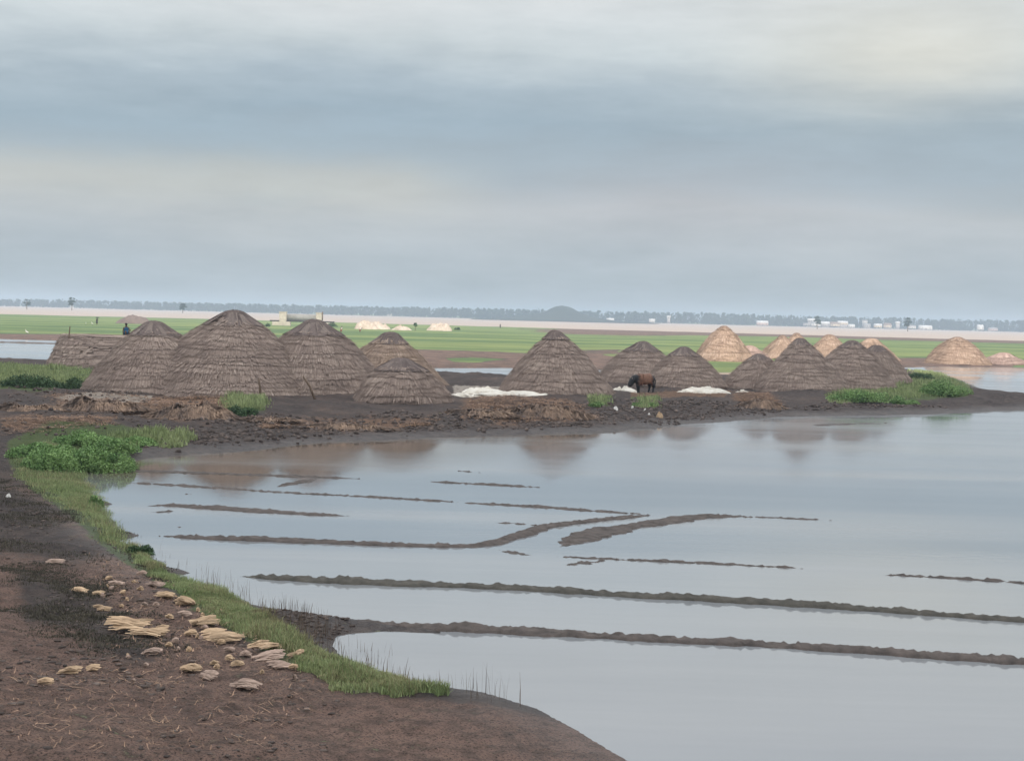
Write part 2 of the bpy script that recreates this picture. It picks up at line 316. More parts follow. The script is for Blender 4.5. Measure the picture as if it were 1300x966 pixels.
# ------------------------------------------------------------------ bunds
def bund(pts, w, h, label, mat=BUND, taper=True, z=0.0, name='mud_bund', cat='mud bund', group='mud bunds dividing the salt pans'):
    P = np.array([G(*p, z) for p in pts]); seg = np.hypot(*(P[1:]-P[:-1]).T); s = np.concatenate([[0], np.cumsum(seg)])
    d = np.hypot(*P[0]); step = max(0.06, d*0.002)
    n = min(int(s[-1]/step)+2, 2500); q = np.linspace(0, s[-1], n)
    X = np.interp(q, s, P[:, 0]); Y = np.interp(q, s, P[:, 1])
    k = max(3, int(0.8/ (s[-1]/n)))
    if len(P) > 2:
        ker = np.ones(k)/k; pad = lambda a: np.concatenate([np.full(k, a[0]), a, np.full(k, a[-1])])
        X = np.convolve(pad(X), ker, 'same')[k:-k]; Y = np.convolve(pad(Y), ker, 'same')[k:-k]
    tx = np.gradient(X); ty = np.gradient(Y); L = np.hypot(tx, ty)+1e-9; nx, ny = -ty/L, tx/L
    wv = 0.85*w*(1+0.75*fbm(q*0.6, q*0+3.3, 4, 60)+0.35*fbm(q*5, q*0+1.3, 2, 61)); hv = 0.6*h*(1+0.5*fbm(q*1.3, q*0+9, 4, 62))
    wob = 0.18*w*fbm(q*0.35, q*0+5, 3, 66); X = X+nx*wob; Y = Y+ny*wob
    if taper:
        e = np.minimum(sstep(0, 1.2*w+0.3, q+0.02), sstep(0, 1.2*w+0.3, s[-1]-q+0.02)); wv = wv*(0.15+0.85*e); hv = hv*(0.1+0.9*e)
    m_ = 9; a = np.linspace(-1, 1, m_)
    VX = X[:, None]+nx[:, None]*wv[:, None]*a*0.5*1.15; VY = Y[:, None]+ny[:, None]*wv[:, None]*a*0.5*1.15
    prof = (1-np.abs(a)**2.2)
    VZ = hv[:, None]*prof[None]*(1+0.3*fbm(VX*7, VY*7, 3, 63))+fbm(VX*12, VY*12, 3, 64)*0.06*prof[None]
    VZ = VZ-0.015-0.10*(np.abs(a)[None] > 0.99)
    V = np.stack([VX, VY, VZ], -1).reshape(-1, 3); I = np.arange(n*m_).reshape(n, m_)
    Q = np.stack([I[:-1, :-1], I[:-1, 1:], I[1:, 1:], I[1:, :-1]], -1).reshape(-1, 4)[:, ::-1]
    o = mk(name, V, Q, mat, smooth=True)
    return tag(o, label, cat, group)
bund([(425, 793), (460, 792), (520, 796), (650, 802), (760, 808), (800, 810), (960, 818), (1100, 828), (1300, 841), (1500, 852)], 0.52, 0.14, 'long nearest mud bund running right from the muddy left bank', taper=False)
bund([(300, 731), (330, 733), (430, 739), (600, 745), (660, 747), (800, 757), (960, 765), (1120, 775), (1300, 788), (1480, 800)], 0.50, 0.15, 'long greenish mud bund, second nearest, starting free in the water', BUNDG)
bund([(199, 680), (260, 683), (350, 686), (450, 690), (560, 693), (600, 694), (628, 690), (660, 680), (690, 669), (740, 662), (800, 656), (831, 653)], 0.62, 0.12, 'mud bund bending away up to the right at its far end')
bund([(628, 697), (660, 703), (684, 706)], 0.7, 0.09, 'short mud spur just below the bend of the long bund')
bund([(707, 695), (727, 687), (760, 677), (800, 668), (850, 661), (890, 656), (955, 655)], 1.0, 0.12, 'curved mud bund with a blunt near end right of the bend')
bund([(585, 638), (680, 643), (760, 649), (826, 653)], 0.5, 0.07, 'thin straight mud bund meeting the far tip of the bent one')
bund([(617, 663), (650, 664), (690, 668)], 0.35, 0.05, 'faint short mud line joining the bent bund from the left')
bund([(712, 718), (736, 715), (776, 710)], 0.75, 0.08, 'stubby wedge shaped mud spit in the middle of the pans')
bund([(700, 706), (760, 709), (830, 712), (940, 717), (1025, 722)], 0.30, 0.06, 'low thin mud line right of the stubby wedge spit')
bund([(1110, 729), (1180, 732), (1300, 740), (1420, 748)], 0.30, 0.06, 'low thin mud line at the right edge above the two long bunds')
bund([(178, 643), (215, 641), (300, 647), (380, 652), (447, 655)], 0.75, 0.09, 'mud bund near the left bank ending in a thin point')
bund([(182, 651), (215, 649), (238, 648)], 0.3, 0.05, 'tiny mud streak beside the left bund')
bund([(110, 596), (240, 600), (330, 603), (460, 608)], 0.6, 0.07, 'far mud bund below the muddy shore at left')
bund([(150, 612), (240, 617), (340, 624), (420, 628), (560, 636), (590, 638)], 0.5, 0.05, 'far mud line second below the muddy shore at left')
bund([(350, 618), (380, 612), (405, 608)], 0.6, 0.07, 'short slanting mud ridge between two far bunds')
bund([(538, 611), (600, 614), (690, 619)], 0.5, 0.06, 'short far mud line in the middle distance')
bund([(573, 597), (612, 600)], 0.5, 0.06, 'smallest far mud streak in the middle of the water')
bund([(900, 656), (960, 656), (1060, 661)], 0.3, 0.045, 'faint mud line running right from the curved bund')
bund([(-60, 427), (60, 430), (150, 433)], 3.0, 0.35, 'low dark bund at the edge of the green field at far left')
bund([(-60, 433), (60, 436), (150, 439)], 1.2, 0.2, 'thin far bund in the pond at far left')
bund([(1020, 541), (1080, 538), (1130, 537)], 1.2, 0.03, 'thin dark mud flat just off the shore at right')
for k_, (px, py) in enumerate([(238, 627), (284, 629), (229, 669), (620, 405)][:3]):
    bund([(px-5, py), (px+5, py)], 0.35, 0.08, ['small mud clod standing in the left pan', 'small mud clod right of another in the left pan', 'small flat mud bar left of the long bunds'][k_], name='mud_islet', cat='mud clod', group='mud clods in the water')
# ------------------------------------------------------------------ loose clods, straw, blades
ico_v = np.array([(0, 0, 1), (.894, 0, .447), (.276, .851, .447), (-.724, .526, .447), (-.724, -.526, .447), (.276, -.851, .447), (.724, .526, -.447), (-.276, .851, -.447), (-.894, 0, -.447), (-.276, -.851, -.447), (.724, -.526, -.447), (0, 0, -1)])
ico_f = np.array([(0, 1, 2), (0, 2, 3), (0, 3, 4), (0, 4, 5), (0, 5, 1), (1, 6, 2), (2, 7, 3), (3, 8, 4), (4, 9, 5), (5, 10, 1), (2, 6, 7), (3, 7, 8), (4, 8, 9), (5, 9, 10), (1, 10, 6), (7, 6, 11), (8, 7, 11), (9, 8, 11), (10, 9, 11), (6, 10, 11)])
def inpoly_px(poly, n):
    P = np.array(poly, dtype=float); lo = P.min(0); hi = P.max(0); out = []
    tot = 0
    while tot < n:
        q = rng.uniform(lo, hi, (n*2, 2)); q = q[sdpoly(q[:, 0], q[:, 1], P) > 0]; out.append(q); tot += len(q)
    return np.concatenate(out)[:n]
def ground_pts(q, z0=0.4):
    z = np.full(len(q), z0)
    for _ in range(5):
        d = fw[None]*F+rt[None]*(q[:, 0]-PW/2)[:, None]-up[None]*(q[:, 1]-PH/2)[:, None]
        kk = (z-CAMZ)/np.minimum(d[:, 2], -0.4); X = d[:, 0]*kk; Y = d[:, 1]*kk; z = np.maximum(height(X, Y)[0], -0.05)
    return X, Y, z
def world_pts(poly, n, soft=None):
    """scattered on the ground inside the outline, thinning towards its edge"""
    P = np.array([GP(*p)[:2] for p in poly]); soft = soft or min(0.012*P[:, 1].mean(), 1.6); lo = P.min(0); hi = P.max(0); out = []; tot = 0
    while tot < n:
        q = rng.uniform(lo, hi, (n*3, 2)); sd = sdpoly(q[:, 0], q[:, 1], P)+soft*0.9*fbm(q[:, 0]/soft*0.8, q[:, 1]/soft*0.8, 3, 90); q = q[(sd > -0.2*soft) & (rng.random(len(q)) < np.clip((sd+0.2*soft)/soft, 0.02, 1))]; out.append(q); tot += len(q)
    q = np.concatenate(out)[:n]; hh_, t1, t2, t3 = height(q[:, 0], q[:, 1])
    return q[:, 0], q[:, 1], hh_
def clods(name, pts, smin, smax, mat, flat=0.6, label=None):
    X, Y, Z = pts; n = len(X); s = smin+(smax-smin)*rng.random(n)**3
    a = rng.random(n)*6.28
    v = ico_v[None]*(1+0.35*(rng.random((n, 12, 1))-0.5)*2)*s[:, None, None]
    v = v*np.stack([1+rng.random(n)*0.8, 1+rng.random(n)*0.3, np.full(n, flat)], -1)[:, None]
    vx = v[..., 0]*np.cos(a)[:, None]-v[..., 1]*np.sin(a)[:, None]; vy = v[..., 0]*np.sin(a)[:, None]+v[..., 1]*np.cos(a)[:, None]
    VV = np.stack([vx+X[:, None], vy+Y[:, None], v[..., 2]+(Z+s*flat*0.25)[:, None]], -1).reshape(-1, 3)
    FF = (ico_f[None]+np.arange(n)[:, None, None]*12).reshape(-1, 3)
    o = mk(name, VV, FF, mat, attrs=dict(rnd=np.repeat(rng.random(n), 12)))
    return tag(o, label, kind='stuff')
def thin(pts, sc, thr, s=70):
    X, Y, Z = pts; k = fbm(X*sc, Y*sc, 3, s)+rng.random(len(X))*0.5-0.25 > thr; return X[k], Y[k], Z[k]
def cat_pts(*a): return tuple(np.concatenate([q[i] for q in a]) for i in range(3))
shore_far = [(200, 578), (430, 558), (700, 549), (830, 541), (1000, 526), (1200, 522), (1200, 512), (1000, 510), (860, 508), (700, 515), (560, 522), (400, 520), (300, 528), (180, 545), (150, 575)]
clods('mud_clods', cat_pts(world_pts(shore_far, 5000), world_pts([(0, 490), (280, 500), (300, 540), (0, 560)], 900)),
      0.02, 0.115, CLOD, 0.9, label='dark mud clods scattered over the far shore')
clods('path_clods', cat_pts(world_pts([(330, 770), (450, 785), (450, 802), (420, 808), (405, 840), (340, 800)], 500), thin(world_pts([(-60, 610), (150, 690), (300, 800), (440, 870), (620, 1000), (-60, 1000)], 6500), 0.8, 0.02, 77)), 0.006, 0.05, CLOD, 0.45, label='small dark crumbs of mud on the path')
def blades(name, pts, hmin, hmax, wid, mat, lean=0.35, seg=2, label=None, flat=False, base=0.0, kind='stuff'):
    X, Y, Z = pts; n = len(X); h = hmin+(hmax-hmin)*rng.random(n)*np.clip(0.75+1.3*fbm(X*0.9, Y*0.9, 4, 95), 0.15, 1.4); a = rng.random(n)*6.283; f = rng.random(n)*6.283
    if flat: l = np.full(n, 1.0)
    else: l = lean*rng.random(n)
    w = wid*(0.6+0.8*rng.random(n))
    vs = []
    ts = np.linspace(0, 1, seg+1)
    for t in ts:
        if flat:
            ox = np.cos(f)*h*t; oy = np.sin(f)*h*t; oz = 0.02+h*0.25*t*(1-t)*rng.random(n)+rng.random(n)*0.05
        else:
            ox = np.cos(f)*h*l*t**1.8; oy = np.sin(f)*h*l*t**1.8; oz = h*t*(1-0.3*l*t)
        ww = w*(1-0.85*t**1.5)
        sx = np.cos(a) if not flat else -np.sin(f); sy = np.sin(a) if not flat else np.cos(f)
        vs.append(np.stack([X+ox-sx*ww/2, Y+oy-sy*ww/2, Z+oz+base], -1)); vs.append(np.stack([X+ox+sx*ww/2, Y+oy+sy*ww/2, Z+oz+base], -1))
    VV = np.stack(vs, 1); m_ = VV.shape[1]
    q = np.array([[2*i, 2*i+1, 2*i+3, 2*i+2] for i in range(seg)])
    FF = (q[None]+np.arange(n)[:, None, None]*m_).reshape(-1, 4)
    o = mk(name, VV.reshape(-1, 3), FF, mat, attrs=dict(rnd=np.repeat(rng.random(n), m_)))
    return tag(o, label, kind=kind)
bank_upper = [(18, 585), (60, 560), (120, 590), (115, 615), (128, 640), (160, 680), (185, 705), (150, 700), (110, 660), (60, 630), (22, 605)]
bank_lower = [(165, 690), (210, 722), (245, 742), (300, 762), (350, 785), (400, 822), (440, 845), (490, 860), (570, 880), (500, 886), (440, 872), (400, 852), (350, 822), (290, 792), (230, 752), (190, 725)]
clods('water_debris', world_pts([(130, 640), (300, 600), (700, 570), (1290, 560), (1290, 800), (600, 800), (320, 740)], 70), 0.015, 0.07, CLOD, 0.35, label='small dark bits of mud and debris in the shallow water')
blades('bank_grass', cat_pts(thin(world_pts(bank_upper, 34000, 0.5), 0.7, -0.22), thin(world_pts(bank_lower, 70000, 0.5), 1.1, -0.25)), 0.04, 0.17, 0.013, GRASS, 0.8, label='short green grass along the near bank')
blades('dry_grass', cat_pts(thin(world_pts(bank_upper, 12000), 0.7, 0.0, 71), thin(world_pts(bank_lower, 26000), 0.9, -0.12, 71)), 0.04, 0.20, 0.014, GRASSY, 0.7, label='yellowing grass mixed into the near bank')
blades('bank_reeds', cat_pts(world_pts([(200, 700), (300, 740), (430, 800), (560, 866), (500, 872), (420, 850), (330, 780), (240, 740)], 260), world_pts([(330, 775), (400, 780), (430, 800), (410, 830), (360, 810)], 200), world_pts([(440, 845), (620, 872), (720, 900), (600, 900), (480, 870)], 60)), 0.15, 0.42, 0.008, STALK, 0.25, label='thin dry reed stalks at the edge of the water')
blades('weed_mat', cat_pts(thin(world_pts([(0, 720), (60, 715), (130, 745), (180, 790), (215, 850), (150, 850), (90, 810), (0, 800)], 24000, 1.2), 0.9, 0.02, 72), thin(world_pts([(-40, 600), (30, 615), (170, 700), (120, 720), (-40, 680)], 22000, 1.5), 0.7, 0.08, 73), thin(world_pts([(150, 670), (215, 720), (240, 748), (200, 740), (150, 700)], 3000), 0.8, -0.2, 74)), 0.02, 0.07, 0.018, WEED, 0.95, label='dark withered weeds matted over the path')
blades('shore_grass', cat_pts(thin(world_pts([(-60, 464), (80, 466), (116, 474), (112, 490), (-60, 492)], 16000), 0.3, -0.3, 75), world_pts([(282, 505), (330, 502), (336, 522), (292, 523)], 3500), thin(world_pts([(150, 545), (240, 552), (240, 566), (150, 572)], 5000), 0.5, -0.1, 76), world_pts([(1160, 470), (1190, 474), (1222, 488), (1225, 500), (1140, 504), (1150, 486)], 9000), world_pts([(1062, 498), (1130, 496), (1135, 507), (1060, 508)], 4000), world_pts([(1130, 492), (1165, 486), (1165, 506), (1130, 507)], 2500), world_pts([(748, 505), (776, 505), (776, 515), (750, 515)], 700), world_pts([(803, 506), (836, 504), (832, 515), (806, 514)], 800)), 0.12, 0.42, 0.05, GRASS, 0.5, label='rough green grass growing round the thatched heaps')
blades('straw_litter', cat_pts(world_pts([(175, 505), (285, 500), (300, 520), (230, 532), (180, 526)], 6500), world_pts([(330, 533), (500, 531), (560, 534), (500, 545), (330, 545)], 2500), world_pts([(600, 506), (720, 504), (770, 532), (640, 540), (585, 530)], 8000), world_pts([(930, 500), (975, 497), (998, 517), (940, 516)], 1800), world_pts([(0, 530), (0, 545), (150, 540), (150, 528)], 1600), world_pts([(60, 497), (190, 503), (180, 520), (60, 520)], 2200), world_pts([(800, 498), (930, 495), (920, 503), (800, 504)], 900)), 0.15, 0.6, 0.035, STRAW, flat=True, label='rusty brown straw littering the ground before the heaps')
blades('path_straw', cat_pts(world_pts([(110, 700), (240, 745), (330, 810), (430, 870), (330, 960), (0, 960), (0, 850), (150, 850)], 1500)), 0.05, 0.28, 0.014, STRAW, flat=True, label='short bits of straw trodden into the path')
# ------------------------------------------------------------------ thatched salt heaps
def heap_mesh(Rx, Ry, Hh, mat, capmat, root, seed, dome=0.13, rtop=0.14, curve=0.92, course=0.27, density=0.10, capr=None, long_=False, lump=0.055, lean=None):
    r_ = np.random.default_rng(seed)
    def prof(t):
        t = np.asarray(t, dtype=float)
        lin = rtop+(1-rtop)*np.clip((t-dome)/(1-dome), 0, 1)**curve
        dm = rtop*np.sqrt(np.clip(1-(1-np.clip(t/dome, 0, 1))**2, 0, 1))
        return np.where(t < dome, dm, lin)
    ph = r_.random(8)*6.28; am = r_.random(8); LX = (r_.random()-0.5)*0.10
    def rad(t, a):
        q = prof(t)
        if long_: sx = 0.72+0.28*q; sy = 0.10+0.90*q
        else: sx = sy = q
        lf = 1+lump*(np.sin(a*2+ph[0])*am[0]+np.sin(a*3+ph[1]+2*t)*am[1]+0.6*np.sin(a*5+ph[2]-3*t)*am[2]+0.5*np.sin(a*9+ph[3]+5*t)*am[3]) + 0.012*np.sin(t*22+ph[4]+a*3)
        if long_:
            e = 0.55; cx = np.sign(np.cos(a))*np.abs(np.cos(a))**e; cy = np.sign(np.sin(a))*np.abs(np.sin(a))**e
        else: cx, cy = np.cos(a), np.sin(a)
        lx = LX*(1-t)**2*Rx; ly = 0
        return Rx*sx*lf*cx+lx, Ry*sy*lf*cy+ly
    def pos(t, a, out=0.0):
        x, y = rad(t, a); zz = Hh*(1-t)
        n = np.hypot(x, y)+1e-6; return x+x/n*out, y+y/n*out, zz+out*0.6
    # solid core under the thatch
    ns, nh = 64, 22; a = np.linspace(0, 2*np.pi, ns, endpoint=False); t = np.linspace(0.0, 1.0, nh)**1.0; t[0] = 0.002
    A, Tt = np.meshgrid(a, t); x, y_, z = pos(Tt, A, -0.05); z = np.where(Tt > 0.999, -0.4, z)
    V = np.stack([x, y_, z], -1).reshape(-1, 3); I = np.arange(ns*nh).reshape(nh, ns)
    Q = np.stack([I[:-1], np.roll(I, -1, 1)[:-1], np.roll(I, -1, 1)[1:], I[1:]], -1).reshape(-1, 4)
    Vs = [V]; Fs = [Q]; R = [np.full(len(V), 0.25)]; off = len(V)
    slope = math.hypot((Rx+Ry)/2*(1-rtop), Hh*(1-dome)); nc_ = max(5, int(slope/course))
    edges = np.linspace(dome*0.75, 1.0, nc_+1)+np.concatenate([[0], (r_.random(nc_-1)-0.5)*0.5/nc_, [0]])
    for k in range(nc_-1, -1, -1):
        t0, t1 = edges[k], edges[k+1]; rr = (Rx+Ry)/2*float(prof(t1))
        n = int(2*np.pi*rr/density)+8
        aa = (np.arange(n)+r_.random(n)*0.8)/n*2*np.pi; dw = 2*np.pi/n*(1.0+1.2*r_.random(n))
        e0 = t0-0.3*(t1-t0); sag = (np.sin(aa*3+ph[5]+k)*0.22+np.sin(aa*7+k*2.1)*0.14+np.sin(aa*13+k*1.3)*0.08)*(t1-t0)
        e1 = t1+(0.0+0.55*r_.random(n)**1.3)*(t1-t0)+sag; miss = r_.random(n) < 0.03; e1 = np.where(miss, t0+0.5*(t1-t0), e1)
        lift = 0.066+0.025*r_.random(n)+0.09*(r_.random(n) < 0.04)
        quad = []
        for (te, da, lo) in ((e0, -0.5, 0.0), (e0, 0.5, 0.0), (e1, 0.32, 1.0), (e1, -0.32, 1.0)):
            x, y_, z = pos(np.minimum(te, 1.0), aa+dw*da+(r_.random(n)-0.5)*dw*0.5*lo, lift*lo+0.01); quad.append(np.stack([x, y_, z+(te > 1)*(-(te-1)*Hh)], -1))
        VV = np.stack(quad, 1).reshape(-1, 3); FF = np.arange(n*4).reshape(n, 4)+off; off += n*4
        Vs.append(VV); Fs.append(FF); course_tone = 0.30*(r_.random()-0.5)
        patch = 0.30*fbm(aa*2.2+seed, np.full(n, k*0.7), 3, seed); R.append(np.repeat(np.clip(0.5+(r_.random(n)-0.5)*0.75+course_tone+patch, 0, 1), 4))
    mk('thatch_cover', np.concatenate(Vs), Fs, mat, root, attrs=dict(rnd=np.concatenate(R)))
    # cap: overlapping bundle hat at the top
    Vs = []; Fs = []; R = []; off = 0; tc = dome*1.25 if capr is None else capr
    A, Tt = np.meshgrid(np.linspace(0, 2*np.pi, 28, endpoint=False), np.concatenate([[0.001], np.linspace(0.02, tc, 7)])); x, y_, z = pos(Tt, A, 0.03)
    z = z+0.03*np.sin(A*5+seed)
    V = np.stack([x, y_, z], -1).reshape(-1, 3); I = np.arange(A.size).reshape(A.shape)
    Vs.append(V); Fs.append(np.stack([I[:-1], np.roll(I, -1, 1)[:-1], np.roll(I, -1, 1)[1:], I[1:]], -1).reshape(-1, 4)); R.append(np.full(len(V), 0.3)); off = len(V)
    n = 260; aa = r_.random(n)*6.283; t0 = r_.random(n)*tc*0.8; t1 = np.minimum(t0+tc*(0.4+0.5*r_.random(n)), tc*1.25); dw = 0.35*np.ones(n)/(0.6+t0/tc*2)
    quad = []
    for (te, da, lo) in ((t0, -0.5, 0.05), (t0, 0.5, 0.05), (t1, 0.4, 0.14), (t1, -0.4, 0.14)):
        x, y_, z = pos(np.maximum(te, 0.003), aa+dw*da, 0.03+lo*0.5*(0.4+0.5*r_.random(n))); quad.append(np.stack([x, y_, z], -1))
    VV = np.stack(quad, 1).reshape(-1, 3); Vs.append(VV); Fs.append(np.arange(n*4).reshape(n, 4)+off); R.append(np.repeat(r_.random(n), 4))
    mk('cap', np.concatenate(Vs), Fs, capmat, root, attrs=dict(rnd=np.concatenate(R)))
def heap(cx, w, by, apy, mat, label, seed, capmat=None, ratio=1.0, group='thatched salt heaps on the near spit', **kw):
    p = GP(cx, by); d = math.hypot(p[0], p[1]); R = (w/2)*d/(F-w/2*ratio)
    D = d+R*ratio; x, y_ = p[0]*D/d, p[1]*D/d; z0 = hz(x, y_); z0 = max(z0, 0.1)
    zt = zat(cx, apy, D)
    far_ = D > 150
    root = empty('salt_heap', (x, y_, z0-0.03), 0, label, 'salt heap', group)
    heap_mesh(R, R*ratio, zt-z0-0.05, mat, capmat or TH_CAP, root, seed, course=0.31 if not far_ else 0.42, density=0.032 if not far_ else 0.07, **kw)
    return root
G1 = 'thatched salt heaps on the near spit'; G2 = 'pale thatched salt heaps beyond the spit'
heap(197, 174, 501, 406, TH_BROWN, 'large brown thatched heap at the left end, in front of the low flat-topped heap', 1, curve=0.62, dome=0.14, rtop=0.20)
heap(290, 228, 505, 392, TH_BROWN, 'tallest and widest thatched heap with a dark rounded cap', 2, curve=0.64, rtop=0.17, dome=0.12)
heap(399, 184, 503, 404, TH_BROWN, 'big thatched heap right beside the tallest one, its top dark and broad', 3, curve=0.56, rtop=0.19, dome=0.14)
heap(491, 162, 488, 420, TH_MID, 'paler thatched heap half hidden behind the small dark-capped one', 4, curve=0.8, rtop=0.18, dome=0.15)
heap(509, 124, 515, 453, TH_BROWN, 'small front thatched heap with a wide dark grey cap', 5, curve=0.52, rtop=0.30, dome=0.2)
heap(706, 148, 500, 418, TH_BROWN, 'steep thatched heap standing alone behind the white salt strip', 6, curve=0.76, rtop=0.13, dome=0.10)
heap(812, 122, 491, 432, TH_BROWN, 'thatched heap directly behind the brown and black cow', 7, curve=0.58, rtop=0.19, dome=0.16)
heap(868, 106, 492, 439, TH_BROWN, 'thatched heap just right of the one behind the cow, with a dark pointed top', 8, curve=0.62, rtop=0.19, dome=0.16)
heap(963, 98, 497, 448, TH_BROWN, 'low thatched heap at the left of the right-hand cluster', 9, curve=0.68, rtop=0.16, dome=0.12)
heap(1016, 120, 497, 428, TH_BROWN, 'tallest thatched heap of the right-hand cluster', 10, curve=0.78, rtop=0.13, dome=0.09)
heap(1079, 114, 494, 431, TH_BROWN, 'broad thatched heap behind the rounded green bushes on the spit', 11, curve=0.68, rtop=0.16, dome=0.11)
heap(1112, 84, 489, 437, TH_BROWN, 'thatched heap at the right end of the right-hand cluster', 12, curve=0.7, rtop=0.2, dome=0.12)
heap(918, 82, 459, 413, TH_TAN, 'pale straw heap beyond the spit, tall and pointed with a small brown cap', 13, TH_CAPN, group=G2, curve=0.72, rtop=0.13, dome=0.07)
heap(952, 60, 459, 438, TH_PINK, 'low pinkish straw heap at the foot of the tall pale pointed one', 14, TH_PINK, group=G2, curve=0.8, rtop=0.3, dome=0.25)
heap(993, 66, 456, 425, TH_TAN, 'pale straw heap behind the right-hand cluster, front one of a touching pair', 15, TH_CAPN, group=G2, rtop=0.14, dome=0.1)
heap(1010, 62, 453, 422, TH_TAN, 'pale straw heap behind the right-hand cluster, rear one of a touching pair', 16, TH_CAPN, group=G2, rtop=0.14, dome=0.1)
heap(1052, 68, 457, 424, TH_TAN, 'orange straw heap showing in the notch between two dark heaps', 17, TH_CAPN, group=G2, curve=0.84, rtop=0.22, dome=0.12)
heap(1105, 72, 458, 429, TH_TAN, 'pale straw heap peeping over the right end of the dark cluster', 18, TH_TAN, group=G2, curve=0.86, rtop=0.24, dome=0.14)
heap(1215, 80, 463, 427, TH_TAN, 'pale straw heap standing alone at right on the far bank', 19, TH_CAPN, group=G2, curve=0.66, rtop=0.16, dome=0.09)
heap(1273, 66, 463, 447, TH_PINK, 'low pink straw heap at the right edge of the view', 20, TH_PINK, group=G2, curve=0.8, rtop=0.3, dome=0.3)
# long flat-topped heap at left
p = GP(122, 467); D = math.hypot(p[0], p[1]); sc = (D+2.5)/D
root = empty('salt_heap', (GP(150, 467)[0]*sc, p[1]*sc, p[2]-0.05), 0.04, 'long low heap with a flat top and steep left end, behind the large left heap', 'salt heap', G1)
heap_mesh(4.7, 2.6, zat(122, 424, D+2.5)-p[2], TH_BROWN, TH_BROWN, root, 30, dome=0.06, rtop=0.30, curve=0.9, long_=True, lump=0.02)
FLAT = root; TOPZ = zat(122, 424, D+2.5)-0.12
def mound(name, px, by, w, hpx, depth, mat, label, cat, group=None, seed=0, rough=0.35, parent=None, dz=0):
    p = GP(px, by); d = math.hypot(p[0], p[1]); R = (w/2)*d/F; Hm = hpx*d/F
    r_ = np.random.default_rng(seed); ns, nh = 48, 12
    A, T = np.meshgrid(np.linspace(0, 2*np.pi, ns, endpoint=False), np.linspace(0.01, 1, nh))
    Dy = R*depth; cx, cy = p[0], p[1]+Dy
    k1 = 1+rough*fbm(np.cos(A)*2+seed, np.sin(A)*2+T*2, 3, seed); X = R*T*np.cos(A)*k1; Y = Dy*T*np.sin(A)*k1
    Z = Hm*1.1*(1-T**2.4)*(1+rough*1.6*fbm(X*3/max(R, .1)*1.6+seed, Y*3/max(Dy, .1), 3, seed+5)); Z = np.where(T > 0.97, -0.12, np.maximum(Z, -0.05))
    zb = hz(cx, cy)
    V = np.stack([X, Y, Z], -1).reshape(-1, 3); I = np.arange(ns*nh).reshape(nh, ns)
    Q = np.stack([I[:-1], np.roll(I, -1, 1)[:-1], np.roll(I, -1, 1)[1:], I[1:]], -1).reshape(-1, 4)
    o = mk(name, V, Q, mat, smooth=True, attrs=dict(rnd=np.full(len(V), 0.5))); o.location = (cx, cy, zb+dz)
    return tag(o, label, cat, group)
GS = 'white salt lying between the heaps'
mound('salt_pile', 612, 499, 66, 7, 0.6, SALT, 'spread of white salt at the left of the solitary steep heap', 'salt pile', GS, 51, 0.35)
mound('salt_pile', 652, 504, 122, 5, 0.2, SALT, 'long bright white salt strip at the foot of the solitary steep heap', 'salt pile', GS, 52, 0.7)
mound('salt_pile', 597, 503, 50, 4, 0.5, SALT, 'thin dirty salt crust nearest the water left of the salt strip', 'salt pile', GS, 53, 0.9)
mound('salt_pile', 793, 498, 30, 4, 0.4, SALT, 'small patch of white salt under the nose of the cow', 'salt pile', GS, 54, 0.6)
mound('salt_pile', 893, 500, 66, 5, 0.25, SALT, 'low white salt strip between the cow and the right-hand cluster', 'salt pile', GS, 55, 0.6)
mound('salt_pile', 943, 499, 18, 3, 0.3, SALT, 'tiny salt patch before the low heap of the right-hand cluster', 'salt pile', GS, 56, 0.5)
GF = 'pale heaps on the green field'
mound('bare_salt_heap', 463, 418, 34, 8, 0.8, BARE, 'pale bare salt heap on the green field, left of two joined', 'bare salt heap', GF, 57, 0.35)
mound('bare_salt_heap', 479, 418, 30, 7.5, 0.8, BARE, 'pale bare salt heap on the green field, right of two joined', 'bare salt heap', GF, 58, 0.35)
mound('bare_salt_heap', 508, 419, 26, 4, 0.8, BARE, 'flat small salt heap between larger pale heaps on the field', 'bare salt heap', GF, 59, 0.5)
mound('bare_salt_heap', 558, 420, 34, 8, 0.8, BARE, 'cream salt heap on the field beside a small dark bush', 'bare salt heap', GF, 60, 0.35)
mound('earth_mound', 167, 411, 48, 9, 0.5, TH_CAP, 'long dark low mound on the green field behind the left heap', 'mound', None, 61, 0.15)
GW = 'white salt on the far river bank'
for i_, (px, py, w, h, lb) in enumerate([(13, 388.2, 14, 3, 'bright white salt strip on the far bank at the left edge'), (55, 389.6, 7, 2, 'short white salt strip on the far bank, second from the left'), (91, 390.6, 9, 2.2, 'white salt strip on the far bank under the tallest left trees'), (495, 401.5, 9, 2, 'small white salt strip on the far bank behind the field heaps'), (655, 405.2, 9, 1.5, 'small white salt strip on the far bank left of the wooded hill'), (700, 406.5, 8, 1.5, 'small white salt strip on the far bank below the wooded hill')]):
    mound('far_salt', px, py, w, h, 0.6, SALT, lb, 'salt strip', GW, 80+i_, 0.3)
PILEM = simple('straw_pile_mix', (0.10, 0.078, 0.07), (0.38, 0.265, 0.19), 1.1, 0.95, 0.9, 0.1, rnd=True)
